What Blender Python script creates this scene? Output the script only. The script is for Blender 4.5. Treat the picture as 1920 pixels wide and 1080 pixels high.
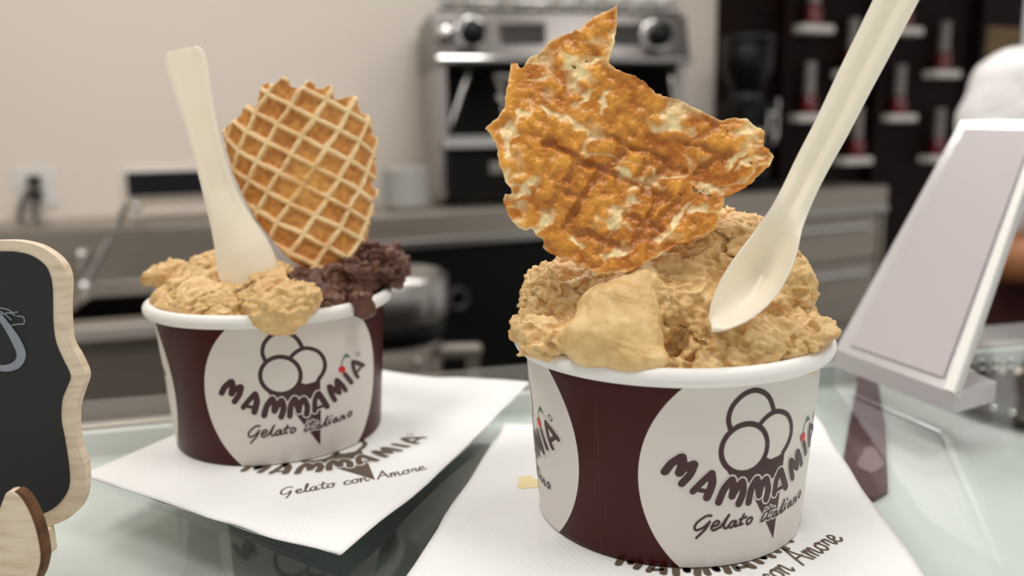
import bpy, bmesh, math, random
import numpy as np
from mathutils import Matrix, Vector
random.seed(7)
rng = np.random.default_rng(11)
for o in list(bpy.data.objects): bpy.data.objects.remove(o)
scene = bpy.context.scene
COL = scene.collection

# ------------------------------------------------------------------ camera
Z0 = 1.15                                   # height of the glass counter top above the floor
F_PX, PITCH, ROLL, CAM_H = 1485.5, 0.18108, -0.02035, 0.11332
FW = np.array([0, math.cos(PITCH), -math.sin(PITCH)]); UP0 = np.array([0, math.sin(PITCH), math.cos(PITCH)]); RT0 = np.array([1., 0, 0])
RT = math.cos(ROLL)*RT0 + math.sin(ROLL)*UP0; UPV = -math.sin(ROLL)*RT0 + math.cos(ROLL)*UP0
CAM = np.array([0, 0, Z0 + CAM_H])
cd = bpy.data.cameras.new('camera'); cam = bpy.data.objects.new('camera', cd); COL.objects.link(cam)
M = Matrix(((RT[0], UPV[0], -FW[0], CAM[0]), (RT[1], UPV[1], -FW[1], CAM[1]), (RT[2], UPV[2], -FW[2], CAM[2]), (0, 0, 0, 1)))
cam.matrix_world = M
cd.sensor_width = 36; cd.lens = 36*F_PX/1920; cd.clip_start = 0.01; cd.clip_end = 50
cd.dof.use_dof = True; cd.dof.focus_distance = 0.228; cd.dof.aperture_fstop = 8.0
scene.camera = cam

# ------------------------------------------------------------------ world, exposure
w = bpy.data.worlds.new('shop_daylight'); scene.world = w; w.use_nodes = True
w.node_tree.nodes['Background'].inputs[0].default_value = (1.0, 0.97, 0.94, 1)
w.node_tree.nodes['Background'].inputs[1].default_value = 0.37
vs = scene.view_settings
vs.view_transform = 'Standard'; vs.look = 'None'; vs.exposure = 0.58; vs.gamma = 1.0; vs.use_curve_mapping = False
PANEL_E = 7.6          # ceiling light panels

# ------------------------------------------------------------------ pixel helpers (1920x1080 photo pixels -> rays)
def ray(x, y): return FW + (x-960)/F_PX*RT - (y-540)/F_PX*UPV
def on_z(x, y, z):
    d = ray(x, y); return CAM + (z-CAM[2])/d[2]*d
def on_y(x, y, Y):
    d = ray(x, y); return CAM + Y/d[1]*d
def on_plane(x, y, p0, n):
    d = ray(x, y); return CAM + ((np.asarray(p0)-CAM)@n)/(d@n)*d
def rays(X, Y):
    X = np.asarray(X, float); Y = np.asarray(Y, float)
    return FW + ((X-960)/F_PX)[..., None]*RT - ((Y-540)/F_PX)[..., None]*UPV
def on_y_arr(X, Y, D):
    d = rays(X, Y); return CAM + (D/d[..., 1])[..., None]*d

# ------------------------------------------------------------------ materials
def srgb(r, g, b):
    f = lambda c: (c/255/12.92 if c/255 <= .04045 else ((c/255+.055)/1.055)**2.4)
    return (f(r), f(g), f(b), 1)
def mat(name, col, rough=.5, metal=0, var=None, bump=None, attr=None, sss=None, trans=None, ior=None, coat=0, emit=None, stretch=None, spec=None):
    m = bpy.data.materials.new(name); m.use_nodes = True; nt = m.node_tree; b = nt.nodes['Principled BSDF']
    b.inputs['Base Color'].default_value = col; b.inputs['Roughness'].default_value = rough; b.inputs['Metallic'].default_value = metal
    if ior: b.inputs['IOR'].default_value = ior
    if coat: b.inputs['Coat Weight'].default_value = coat; b.inputs['Coat Roughness'].default_value = .05
    if spec is not None: b.inputs['Specular IOR Level'].default_value = spec
    if trans: b.inputs['Transmission Weight'].default_value = trans
    if sss:
        b.inputs['Subsurface Weight'].default_value = sss[0]; b.inputs['Subsurface Radius'].default_value = sss[1]; b.inputs['Subsurface Scale'].default_value = sss[2]
    if emit: b.inputs['Emission Color'].default_value = emit[0]; b.inputs['Emission Strength'].default_value = emit[1]
    tc = nt.nodes.new('ShaderNodeTexCoord'); src = tc.outputs['Object']
    if stretch:
        mp = nt.nodes.new('ShaderNodeMapping'); mp.inputs['Scale'].default_value = stretch; nt.links.new(src, mp.inputs['Vector']); src = mp.outputs['Vector']
    base = None
    if attr:
        a = nt.nodes.new('ShaderNodeAttribute'); a.attribute_name = attr; base = a.outputs['Color']; nt.links.new(base, b.inputs['Base Color'])
    if var:                                  # (scale, second colour, low, high)
        n = nt.nodes.new('ShaderNodeTexNoise'); n.inputs['Scale'].default_value = var[0]; n.inputs['Detail'].default_value = 5
        nt.links.new(src, n.inputs['Vector'])
        r = nt.nodes.new('ShaderNodeMapRange'); r.inputs['From Min'].default_value = var[2]; r.inputs['From Max'].default_value = var[3]
        nt.links.new(n.outputs['Fac'], r.inputs['Value'])
        mx = nt.nodes.new('ShaderNodeMix'); mx.data_type = 'RGBA'
        mx.inputs['A'].default_value = col; mx.inputs['B'].default_value = var[1]
        if base: nt.links.new(base, mx.inputs['A'])
        nt.links.new(r.outputs['Result'], mx.inputs['Factor']); nt.links.new(mx.outputs['Result'], b.inputs['Base Color'])
    if bump:                                 # (kind, scale, strength, distance)
        if bump[0] == 'noise':
            n = nt.nodes.new('ShaderNodeTexNoise'); n.inputs['Scale'].default_value = bump[1]; n.inputs['Detail'].default_value = 6; out = n.outputs['Fac']
        else:
            n = nt.nodes.new('ShaderNodeTexVoronoi'); n.inputs['Scale'].default_value = bump[1]; n.inputs['Randomness'].default_value = .15; out = n.outputs['Distance']
        nt.links.new(src, n.inputs['Vector'])
        bp = nt.nodes.new('ShaderNodeBump'); bp.inputs['Strength'].default_value = bump[2]; bp.inputs['Distance'].default_value = bump[3]
        nt.links.new(out, bp.inputs['Height']); nt.links.new(bp.outputs['Normal'], b.inputs['Normal'])
    return m
MT = {}
MT['wall'] = mat('cream_paint', srgb(236, 225, 213), .7, bump=('noise', 60, .05, .002))
MT['ceil'] = mat('white_ceiling', srgb(235, 232, 226), .8)
MT['floor'] = mat('grey_floor_tile', srgb(120, 112, 104), .35, var=(6, srgb(100, 94, 88), .35, .65))
MT['steel'] = mat('brushed_steel', srgb(164, 155, 144), .34, .6, var=(5, srgb(157, 149, 139), .3, .7), bump=('noise', 120, .05, .001), stretch=(1, 1, 12))
MT['chrome'] = mat('chrome', srgb(205, 203, 200), .12, 1)
MT['chromesoft'] = mat('satin_chrome', srgb(178, 174, 170), .3, 1); MT['machine'] = mat('machine_steel', srgb(98, 94, 92), .28, 1)
MT['sinkedge'] = mat('bright_steel_edge', srgb(214, 206, 198), .3, .4)
MT['black'] = mat('black_plastic', srgb(10, 9, 9), .4, spec=.25)
MT['blackpanel'] = mat('black_cabinet', srgb(9, 9, 10), .45, spec=.2)
MT['navy'] = mat('black_gloss_panel', srgb(12, 14, 22), .25)
MT['darkwood'] = mat('dark_brown_panel', srgb(30, 15, 13), .6, var=(10, srgb(20, 10, 9), .4, .6), spec=.12)
MT['white'] = mat('white_plastic', srgb(232, 230, 226), .4)
MT['porcelain'] = mat('white_porcelain', srgb(222, 221, 216), .2)
MT['gold'] = mat('mustard_panel', srgb(128, 98, 48), .5, var=(12, srgb(112, 84, 40), .4, .6))
MT['redglass'] = mat('red_syrup', srgb(122, 30, 36), .2, coat=.5)
MT['greyglass'] = mat('grey_bottle_neck', srgb(150, 143, 140), .3)
MT['shelf'] = mat('white_shelf', srgb(240, 236, 228), .5)
def arch_glass(name, tint, ior):
    m = bpy.data.materials.new(name); m.use_nodes = True; nt = m.node_tree; nt.nodes.remove(nt.nodes['Principled BSDF'])
    tr = nt.nodes.new('ShaderNodeBsdfTransparent'); tr.inputs[0].default_value = tint; gl = nt.nodes.new('ShaderNodeBsdfGlossy'); gl.inputs['Roughness'].default_value = .015
    fr_ = nt.nodes.new('ShaderNodeFresnel'); fr_.inputs[0].default_value = ior; mx = nt.nodes.new('ShaderNodeMixShader')
    ge = nt.nodes.new('ShaderNodeNewGeometry'); mr = nt.nodes.new('ShaderNodeMix'); mr.inputs['B'].default_value = .08
    nt.links.new(ge.outputs['Backfacing'], mr.inputs['Factor']); nt.links.new(fr_.outputs[0], mr.inputs['A']); nt.links.new(mr.outputs['Result'], mx.inputs[0]); nt.links.new(tr.outputs[0], mx.inputs[1]); nt.links.new(gl.outputs[0], mx.inputs[2]); nt.links.new(mx.outputs[0], nt.nodes['Material Output'].inputs[0]); return m
MT['glass_top'] = arch_glass('counter_glass', (.972, .985, .979, 1), 1.55)
MT['liner'] = mat('white_case_liner', srgb(222, 227, 223), .5)
MT['darksheet'] = mat('dark_grey_sheet', srgb(116, 124, 122), .6); MT['sleeve'] = mat('maroon_card', srgb(84, 44, 50), .5); MT['sleeveprint'] = mat('pale_print', srgb(140, 112, 116), .6)
MT['case'] = mat('dark_case', srgb(45, 45, 46), .5)
MT['rim'] = mat('rim_paper', srgb(236, 234, 230), .4); MT['paper'] = mat('cup_paper', srgb(219, 212, 205), .42, bump=('noise', 900, .04, .0003))
MT['maroon'] = mat('maroon_ink', srgb(62, 17, 14), .34, spec=.22)
MT['ink'] = mat('dark_maroon_ink', srgb(58, 22, 24), .38)
MT['inkbrown'] = mat('napkin_ink', srgb(92, 76, 62), .7)
MT['red'] = mat('cherry_red_ink', srgb(205, 32, 30), .4)
MT['green'] = mat('leaf_green_ink', srgb(40, 110, 60), .4)
MT['napkin'] = mat('napkin_paper', srgb(232, 232, 231), .85, bump=('voronoi', 620, .4, .0005))
MT['stain'] = mat('gelato_stain', srgb(232, 214, 160), .5)
MT['hazel'] = mat('hazelnut_gelato', srgb(233, 199, 143), .42, var=(260, srgb(212, 171, 110), .35, .7), bump=('noise', 900, .5, .0007), sss=(.08, (1., .6, .3), .0015))
MT['choc'] = mat('chocolate_gelato', srgb(112, 72, 54), .34, var=(240, srgb(78, 46, 34), .35, .7), bump=('noise', 800, .5, .0008))
MT['wafer'] = mat('baked_wafer', (.5, .3, .1, 1), .36, attr='tone', bump=('noise', 420, .18, .0005), sss=(.15, (1., .5, .2), .0015))
MT['spoon'] = mat('ivory_plastic', srgb(250, 237, 214), .28, sss=(.35, (1., .9, .75), .004), coat=.2)
MT['slate'] = mat('black_slate_paint', srgb(34, 34, 36), .75, bump=('noise', 500, .25, .0006))
MT['plywood'] = mat('pale_plywood', srgb(226, 208, 184), .6, var=(90, srgb(206, 184, 156), .45, .7), bump=('noise', 300, .2, .0004), stretch=(1, 1, 6))
MT['burnt'] = mat('burnt_wood_edge', srgb(110, 72, 38), .7, var=(200, srgb(70, 42, 20), .4, .7))
MT['chalk'] = mat('chalk', srgb(140, 146, 156), .9, bump=('noise', 900, .5, .0005))
MT['acrylic'] = mat('frosted_acrylic', srgb(216, 210, 213), .2, trans=.35, ior=1.3, coat=.5)
MT['insert'] = mat('grey_insert_sheet', srgb(182, 174, 175), .45)
MT['bead'] = mat('dark_metal_dish', srgb(92, 84, 76), .25, 1)
MT['skin'] = mat('skin', srgb(186, 124, 82), .5, sss=(.15, (1., .4, .2), .005))
MT['shirt'] = mat('white_cotton', srgb(238, 235, 234), .8, bump=('noise', 25, .35, .02))
MT['apron'] = mat('maroon_apron', srgb(58, 10, 14), .8)
MT['trousers'] = mat('dark_trousers', srgb(34, 34, 40), .85)
MT['hair'] = mat('dark_hair', srgb(40, 28, 24), .6)
MT['shoe'] = mat('black_shoe', srgb(20, 20, 20), .5)
MT['lamp'] = mat('lamp_diffuser', (1, 1, 1, 1), .5, emit=((1, .975, .945, 1), PANEL_E))

# ------------------------------------------------------------------ object helpers
def link_mesh(name, V, Fc, m, parent=None, loc=(0, 0, 0), smooth=False, attrs=None):
    me = bpy.data.meshes.new(name)
    V = np.asarray(V, float) - np.asarray(loc, float)
    me.from_pydata(V.tolist(), [], Fc if isinstance(Fc, list) else Fc.tolist())
    if m is not None: me.materials.append(MT[m] if isinstance(m, str) else m)
    if smooth: me.polygons.foreach_set('use_smooth', [True]*len(me.polygons))
    if attrs is not None:
        ca = me.color_attributes.new('tone', 'FLOAT_COLOR', 'POINT')
        ca.data.foreach_set('color', np.hstack([attrs, np.ones((len(attrs), 1))]).astype(np.float32).ravel())
    me.update()
    o = bpy.data.objects.new(name, me); COL.objects.link(o)
    if parent is None: o.location = loc
    else: o.parent = parent
    return o
def tag(o, label, cat, group=None):
    o['label'] = label; o['category'] = cat
    if group: o['group'] = group
    return o
class Thing:
    def __init__(s, name, label, cat, loc, rz=0, group=None):
        s.o = bpy.data.objects.new(name, None); COL.objects.link(s.o); s.o.empty_display_size = .02
        s.loc = np.asarray(loc, float); s.o.location = loc; s.o.rotation_euler = (0, 0, rz)
        tag(s.o, label, cat, group); s.rz = rz
    def part(s, name, VF, m, smooth=False, world=True, parent=None, attrs=None):
        V, Fc = VF
        return link_mesh(name, V, Fc, m, parent or s.o, s.loc if world else (0, 0, 0), smooth, attrs)
def struct(o): o['kind'] = 'structure'; return o
def bmdata(bm):
    bm.verts.index_update(); V = [tuple(v.co) for v in bm.verts]; Fc = [[v.index for v in f.verts] for f in bm.faces]; bm.free(); return V, Fc
def merge(*L):
    V = []; Fc = []
    for v, f in L:
        n = len(V); V += [tuple(q) for q in v]; Fc += [[i+n for i in q] for q in f]
    return V, Fc
def box(c, s, bev=0, seg=2, rz=0):
    bm = bmesh.new(); bmesh.ops.create_cube(bm, size=1)
    for v in bm.verts: v.co = Vector((v.co.x*s[0], v.co.y*s[1], v.co.z*s[2]))
    if bev: bmesh.ops.bevel(bm, geom=bm.edges[:], offset=bev, segments=seg, profile=.5, affect='EDGES')
    R = Matrix.Rotation(rz, 3, 'Z')
    for v in bm.verts: v.co = R @ v.co + Vector(c)
    return bmdata(bm)
def lathe(prof, n=48, c=(0, 0, 0), axis='z', closed=False):
    V = []; Fc = []; m = len(prof)
    for i in range(n):
        a = 2*math.pi*i/n
        for r, z in prof:
            p = (r*math.cos(a), r*math.sin(a), z)
            if axis == 'y': p = (p[0], p[2], p[1])
            if axis == 'x': p = (p[2], p[0], p[1])
            V.append((p[0]+c[0], p[1]+c[1], p[2]+c[2]))
    for i in range(n):
        for j in range(m if closed else m-1):
            a, b = i*m+j, i*m+(j+1) % m; c2, d = ((i+1) % n)*m+(j+1) % m, ((i+1) % n)*m+j
            Fc.append([a, d, c2, b])
    return V, Fc
def catmull(P, n=8, closed=False):
    P = np.asarray(P, float); out = []; k = len(P)
    rngi = range(k if closed else k-1)
    for i in rngi:
        p0, p1, p2, p3 = (P[(i-1) % k] if closed or i > 0 else P[0]), P[i], P[(i+1) % k], (P[(i+2) % k] if closed or i+2 < k else P[-1])
        for t in np.arange(n)/n:
            out.append(.5*((2*p1)+(-p0+p2)*t+(2*p0-5*p1+4*p2-p3)*t*t+(-p0+3*p1-3*p2+p3)*t**3))
    if not closed: out.append(P[-1])
    return np.array(out)
def tube(P, r, n=10, smooth_n=6):
    P = catmull(P, smooth_n) if smooth_n else np.asarray(P, float)
    rr = np.full(len(P), r) if np.isscalar(r) else np.interp(np.linspace(0, 1, len(P)), np.linspace(0, 1, len(r)), r)
    V = []; Fc = []; up = np.array([.13, .21, .97])
    for i, p in enumerate(P):
        t = P[min(i+1, len(P)-1)]-P[max(i-1, 0)]; t = t/(np.linalg.norm(t)+1e-12)
        a = np.cross(t, up); a /= np.linalg.norm(a)+1e-12; b = np.cross(t, a)
        for k in range(n):
            q = 2*math.pi*k/n; V.append(tuple(p+rr[i]*(math.cos(q)*a+math.sin(q)*b)))
    for i in range(len(P)-1):
        for k in range(n): Fc.append([i*n+k, i*n+(k+1) % n, (i+1)*n+(k+1) % n, (i+1)*n+k])
    Fc.append(list(range(n))[::-1]); Fc.append([(len(P)-1)*n+k for k in range(n)])
    return V, Fc
def prism(poly3, off):
    """closed polygon of 3-D points pushed along off"""
    n = len(poly3); off = np.asarray(off, float); A = [tuple(p) for p in poly3]; B = [tuple(np.asarray(p)+off) for p in poly3]
    return A+B, [list(range(n))[::-1], [n+i for i in range(n)]]+[[i, (i+1) % n, n+(i+1) % n, n+i] for i in range(n)]
def sheet(P, th):
    """grid of points (a,b,3) -> closed slab, thickness th(scalar or grid) away from the viewer"""
    a, b, _ = P.shape
    du = np.gradient(P, axis=0); dv = np.gradient(P, axis=1); N = np.cross(du, dv); N /= np.linalg.norm(N, axis=2, keepdims=True)+1e-12
    s = np.sign(np.sum(N*(P-CAM), axis=2)); N *= s[..., None]
    Q = P+N*(th if np.isscalar(th) else th[..., None])
    V = np.vstack([P.reshape(-1, 3), Q.reshape(-1, 3)]); n = a*b; Fc = []
    for i in range(a-1):
        for j in range(b-1):
            q = [i*b+j, (i+1)*b+j, (i+1)*b+j+1, i*b+j+1]; Fc.append(q); Fc.append([k+n for k in q[::-1]])
    ring = [j for j in range(b)]+[i*b+b-1 for i in range(1, a)]+[(a-1)*b+j for j in range(b-2, -1, -1)]+[i*b for i in range(a-2, 0, -1)]
    for k in range(len(ring)): p, q = ring[k], ring[(k+1) % len(ring)]; Fc.append([p, q, q+n, p+n])
    return V.tolist(), Fc

# ------------------------------------------------------------------ noise and implicit surfaces
def vnoise(P, freq, seed=0):
    P = np.asarray(P, float)*freq+seed*17.31; i = np.floor(P).astype(np.int64); f = P-i; f = f*f*(3-2*f)
    def h(a, b, c):
        n = (a*374761393+b*668265263+c*2147483647+seed*1274126177) & 0xffffffff
        n = ((n ^ (n >> 13))*1274126177) & 0xffffffff; n = (n ^ (n >> 16)) & 0xffff
        return n/65535.
    r = 0
    for a in (0, 1):
        for b in (0, 1):
            for c in (0, 1):
                r = r+h(i[..., 0]+a, i[..., 1]+b, i[..., 2]+c)*(f[..., 0] if a else 1-f[..., 0])*(f[..., 1] if b else 1-f[..., 1])*(f[..., 2] if c else 1-f[..., 2])
    return r
def smin(a, b, k):
    h = np.clip(.5+.5*(b-a)/k, 0, 1); return b*(1-h)+a*h-k*h*(1-h)
def ell(P, c, r, rot=None):
    q = P-np.asarray(c)
    if rot is not None: q = q@np.array(rot)
    r = np.asarray(r); k0 = np.linalg.norm(q/r, axis=-1); k1 = np.linalg.norm(q/(r*r), axis=-1)+1e-9
    return k0*(k0-1)/k1
def cap(P, a, b, ra, rb):
    a = np.asarray(a, float); b = np.asarray(b, float); ba = b-a; t = np.clip(((P-a)@ba)/(ba@ba), 0, 1)
    return np.linalg.norm(P-a-t[..., None]*ba, axis=-1)-(ra+(rb-ra)*t)
def nets(fn, lo, hi, h):
    lo = np.asarray(lo, float); n = np.ceil((np.asarray(hi)-lo)/h).astype(int)+1
    ax = [lo[k]+h*np.arange(n[k]) for k in range(3)]
    G = np.stack(np.meshgrid(*ax, indexing='ij'), -1)
    Fv = np.empty(n)
    for k in range(0, n[0], 24): Fv[k:k+24] = fn(G[k:k+24])
    S = Fv < 0
    c = [S[a:n[0]-1+a, b:n[1]-1+b, d:n[2]-1+d] for a in (0, 1) for b in (0, 1) for d in (0, 1)]
    cnt = sum(x.astype(np.int8) for x in c); mix = (cnt > 0) & (cnt < 8)
    I = np.argwhere(mix); idx = np.full(mix.shape, -1, np.int64); idx[mix] = np.arange(len(I))
    acc = np.zeros((len(I), 3)); num = np.zeros(len(I))
    cor = [(a, b, d) for a in (0, 1) for b in (0, 1) for d in (0, 1)]
    val = {q: Fv[I[:, 0]+q[0], I[:, 1]+q[1], I[:, 2]+q[2]] for q in cor}
    for q in cor:
        for k in range(3):
            if q[k] == 0:
                p = list(q); p[k] = 1; p = tuple(p); u, v = val[q], val[p]; x = (u < 0) != (v < 0)
                t = np.where(x, u/np.where(x, u-v, 1), 0); pt = np.tile(np.array(q, float), (len(I), 1)); pt[:, k] += t
                acc[x] += pt[x]; num[x] += 1
    V = lo+h*(I+acc/num[:, None]); Q = []
    for k in range(3):
        sl0 = [slice(None)]*3; sl1 = [slice(None)]*3; sl0[k] = slice(0, n[k]-1); sl1[k] = slice(1, n[k])
        a, b = S[tuple(sl0)], S[tuple(sl1)]; e = np.argwhere(a != b); u, v = (k+1) % 3, (k+2) % 3
        ok = (e[:, u] > 0) & (e[:, v] > 0) & (e[:, u] < n[u]-1) & (e[:, v] < n[v]-1); e = e[ok]; ins = a[tuple(e.T)]
        def cell(du, dv): q = e.copy(); q[:, u] += du; q[:, v] += dv; return idx[tuple(q.T)]
        q = np.stack([cell(-1, -1), cell(0, -1), cell(0, 0), cell(-1, 0)], 1); q[~ins] = q[~ins][:, ::-1]; Q.append(q)
    return V, np.vstack(Q)
def vnormals(V, Q):
    N = np.zeros_like(V); fn = np.cross(V[Q[:, 2]]-V[Q[:, 0]], V[Q[:, 3]]-V[Q[:, 1]])
    for k in range(4): np.add.at(N, Q[:, k], fn)
    return N/(np.linalg.norm(N, axis=1, keepdims=True)+1e-12)

# ------------------------------------------------------------------ flat lettering: strokes -> triangles in a 2-D plane
def ribbon(pts, wd, n=6):
    """rounded stroke as list of polygons in 2-D"""
    P = catmull(pts, n) if len(pts) > 2 else np.asarray(pts, float)
    W = np.interp(np.linspace(0, 1, len(P)), np.linspace(0, 1, len(wd)), wd) if not np.isscalar(wd) else np.full(len(P), wd)
    T = np.gradient(P, axis=0); T /= np.linalg.norm(T, axis=1, keepdims=True)+1e-9; N = np.stack([-T[:, 1], T[:, 0]], 1)
    L = P+N*W[:, None]/2; R = P-N*W[:, None]/2; V = L.tolist()+R.tolist(); k = len(P); Fc = [[i, i+1, k+i+1, k+i] for i in range(k-1)]
    for e, d in ((0, -1), (k-1, 1)):
        b = len(V); a0 = math.atan2(N[e][1], N[e][0])
        arc = [(P[e]+W[e]/2*np.array([math.cos(a0-d*t), math.sin(a0-d*t)])).tolist() for t in np.linspace(0, math.pi, 9)]
        V += arc; Fc.append([b+i for i in range(9)])
    return V, Fc
def disc(c, r, n=28): return [(c[0]+r*math.cos(2*math.pi*i/n), c[1]+r*math.sin(2*math.pi*i/n)) for i in range(n)], [list(range(n))]
def ring(c, rx, ry, wd, n=64):
    a = np.linspace(0, 2*math.pi, n, endpoint=False); V = []
    for s in (1, -1): V += [(c[0]+(rx+s*wd/2)*math.cos(t), c[1]+(ry+s*wd/2)*math.sin(t)) for t in a]
    return V, [[i, (i+1) % n, n+(i+1) % n, n+i] for i in range(n)]
def poly2(P, dens=6):
    """filled polygon, edges densified and triangulated through bmesh"""
    P = np.asarray(P, float); Q = []
    for i in range(len(P)):
        for t in np.arange(dens)/dens: Q.append(P[i]*(1-t)+P[(i+1) % len(P)]*t)
    bm = bmesh.new(); vs = [bm.verts.new((q[0], q[1], 0)) for q in Q]; bm.faces.new(vs); bmesh.ops.triangulate(bm, faces=bm.faces[:])
    for _ in range(3):
        L_ = [e for e in bm.edges if e.calc_length() > 22]
        if L_: bmesh.ops.subdivide_edges(bm, edges=L_, cuts=1); bmesh.ops.triangulate(bm, faces=bm.faces[:])
    V, Fc = bmdata(bm); return [(v[0], v[1]) for v in V], Fc
def merge2(L): return merge(*L)
# the emblem, traced on the rear cup (pixels of a 3.856x enlargement whose corner is 380,600)
LET = [([(140, 525), (165, 480), (205, 447)], 44), ([(210, 450), (218, 490), (212, 528)], 50), ([(215, 520), (245, 497), (275, 484)], 44), ([(280, 487), (265, 540), (232, 588)], 42),
       ([(295, 630), (335, 580), (375, 537)], 38), ([(380, 537), (392, 590), (375, 662)], 46), ([(325, 624), (378, 632)], 24),
       ([(445, 688), (465, 620), (500, 572)], 44), ([(505, 572), (520, 610), (520, 655)], 46), ([(520, 652), (545, 610), (570, 582)], 44), ([(575, 587), (585, 640), (568, 698)], 44),
       ([(630, 693), (637, 620), (662, 572)], 42), ([(668, 572), (682, 615), (695, 655)], 44), ([(695, 652), (705, 600), (730, 573)], 42), ([(735, 575), (755, 625), (750, 680)], 42),
       ([(808, 655), (811, 580), (830, 533)], 36), ([(838, 533), (870, 580), (896, 622)], 44), ([(815, 640), (868, 620)], 22),
       ([(952, 576), (925, 525), (914, 482)], 38), ([(918, 482), (950, 505), (985, 523)], 38), ([(985, 520), (970, 470), (969, 437)], 38), ([(973, 437), (1005, 470), (1030, 506)], 36),
       ([(1027, 392), (1050, 420), (1072, 450)], 34), ([(1118, 412), (1095, 370), (1083, 318)], 28), ([(1087, 304), (1120, 312), (1153, 326)], 34), ([(1112, 378), (1138, 342)], 18)]
SCR1 = [[(415, 765), (385, 768), (345, 800), (332, 828), (345, 845), (380, 830), (405, 805), (412, 795), (395, 835), (370, 865), (350, 888)],
        [(430, 825), (462, 812), (462, 795), (440, 800), (425, 830), (440, 845), (470, 830)], [(475, 830), (512, 770), (520, 758), (505, 790), (495, 825), (510, 835), (525, 820)],
        [(565, 795), (540, 800), (528, 825), (545, 830), (570, 795), (563, 825), (580, 820)], [(612, 760), (597, 800), (592, 818), (612, 812)], [(588, 788), (630, 775)],
        [(655, 778), (637, 795), (640, 815), (660, 808), (672, 785), (655, 778)]]
SCR2 = [[(752, 755), (735, 800), (750, 800), (765, 785)], [(760, 737), (764, 733)], [(795, 722), (775, 785), (790, 790), (800, 780)], [(765, 752), (825, 730)],
        [(845, 750), (822, 765), (820, 785), (840, 775), (850, 750), (845, 778), (860, 770)], [(865, 770), (895, 710), (905, 695), (890, 735), (885, 765), (900, 755)],
        [(920, 715), (908, 750), (922, 742)], [(929, 694), (932, 690)], [(965, 705), (945, 720), (942, 740), (960, 730), (970, 705), (965, 732), (978, 725)],
        [(988, 730), (1002, 692)], [(992, 712), (1015, 690), (1022, 694), (1013, 718), (1028, 708)], [(1066, 662), (1050, 677), (1050, 697), (1065, 692), (1076, 667), (1066, 662)]]
def logo_layers(script=True):
    em = [ring((562, 400), 146, 134, 31), ribbon([(450, 290), (432, 240), (440, 180), (470, 135), (515, 100), (575, 85), (640, 103), (685, 140), (718, 195)], 30),
          ribbon([(635, 270), (670, 235), (720, 208), (770, 205), (830, 225), (870, 270), (884, 325), (870, 380), (835, 432)], 28),
          poly2([(450, 500), (500, 560), (570, 585), (700, 590), (800, 560), (850, 520), (849, 425), (800, 449), (745, 464), (705, 450), (680, 482), (640, 522), (600, 540), (562, 547), (510, 537)], 3),
          poly2([(640, 640), (855, 600), (850, 905)], 6)]
    white = [ribbon(p, w+19) for p, w in LET]
    if script: white += [ribbon(p, 25) for p in SCR2]
    dark = [ribbon(p, w*1.03) for p, w in LET]+[ring((1120, 247), 13, 13, 4, 16)]
    scr = [ribbon(p, 13) for p in SCR1]+[ribbon(p, 12) for p in SCR2] if script else []
    ch = [disc((1005, 357), 25)]; leaf = [ribbon([(1007, 335), (1005, 300), (1020, 275)], 6), ribbon([(1016, 277), (1038, 258), (1064, 269)], [4, 22, 3]), ribbon([(1030, 262), (1038, 240)], [10, 3])]
    return dict(emblem=em, white=white, dark=dark, script=scr, cherry=ch, leaf=leaf)

# cup geometry (metres; z measured from the napkin)
C1 = np.array([0.04773, 0.23544]); C2 = np.array([-0.0957, 0.31092])
CR, CT, CZ = 0.0401, 0.0439, 0.0534
def px_to_cone(c, X, Y):
    d = rays(X, Y); k = (CT-CR)/CZ; ox = CAM[:2]-c; r0 = CR+k*CAM_H
    a = d[..., 0]**2+d[..., 1]**2-(k*d[..., 2])**2; b = 2*(d[..., 0]*ox[0]+d[..., 1]*ox[1]-k*d[..., 2]*r0); cc = ox@ox-r0*r0
    t = (-b-np.sqrt(np.maximum(b*b-4*a*cc, 0)))/(2*a); p = CAM+t[..., None]*d
    return np.arctan2(p[..., 0]-c[0], -(p[..., 1]-c[1])), p[..., 2]-Z0
def logo_uv(V):                       # traced pixels -> (angle, height) on the cup wall, relative to the white roundel
    V = np.asarray(V, float); ph, v = px_to_cone(C2, 380+V[:, 0]/3.856, 600+V[:, 1]/3.856)
    return ph-math.radians(27.7), v
def cone_pt(ph, v, lift):
    r = CR+(CT-CR)*v/CZ+lift; return np.stack([r*np.sin(ph), -r*np.cos(ph), v], -1)
LOGO = logo_layers()

# ================================================================== THE ROOM
YAW = math.radians(24)
WD = np.array([math.cos(YAW), math.sin(YAW), 0]); WN = np.array([math.sin(YAW), -math.cos(YAW), 0])     # along the back wall / out of it
W0 = np.array([-1.13, 2.22, 0])-WN*.33
def wall_pt(s, z, out=0): return W0+WD*s+WN*out+np.array([0, 0, z])
def px_wall(x, y, out=0): 
    p = on_plane(x, y, W0+WN*out, WN); return (p-W0)@WD, p[2]
def wbox(s0, s1, z0, z1, o0, o1, bev=0):
    c = wall_pt((s0+s1)/2, (z0+z1)/2, (o0+o1)/2); return box(c, (abs(s1-s0), abs(o1-o0), abs(z1-z0)), bev, 2, YAW)
struct(link_mesh('floor', *box((.6, 1.4, -.02), (6.5, 5.4, .04)), 'floor', loc=(.6, 1.4, 0)))
struct(link_mesh('ceiling', *box((.6, 1.4, 2.72), (6.5, 5.4, .04)), 'ceil', loc=(.6, 1.4, 2.7)))
struct(link_mesh('wall_back', *wbox(-1.6, 4.0, 0, 2.7, 0, -.1), 'wall', loc=tuple(wall_pt(1, 0))))
struct(link_mesh('wall_left', *box((-2.6, .8, 1.35), (.1, 3.2, 2.7)), 'wall', loc=(-2.6, .8, 0)))
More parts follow.
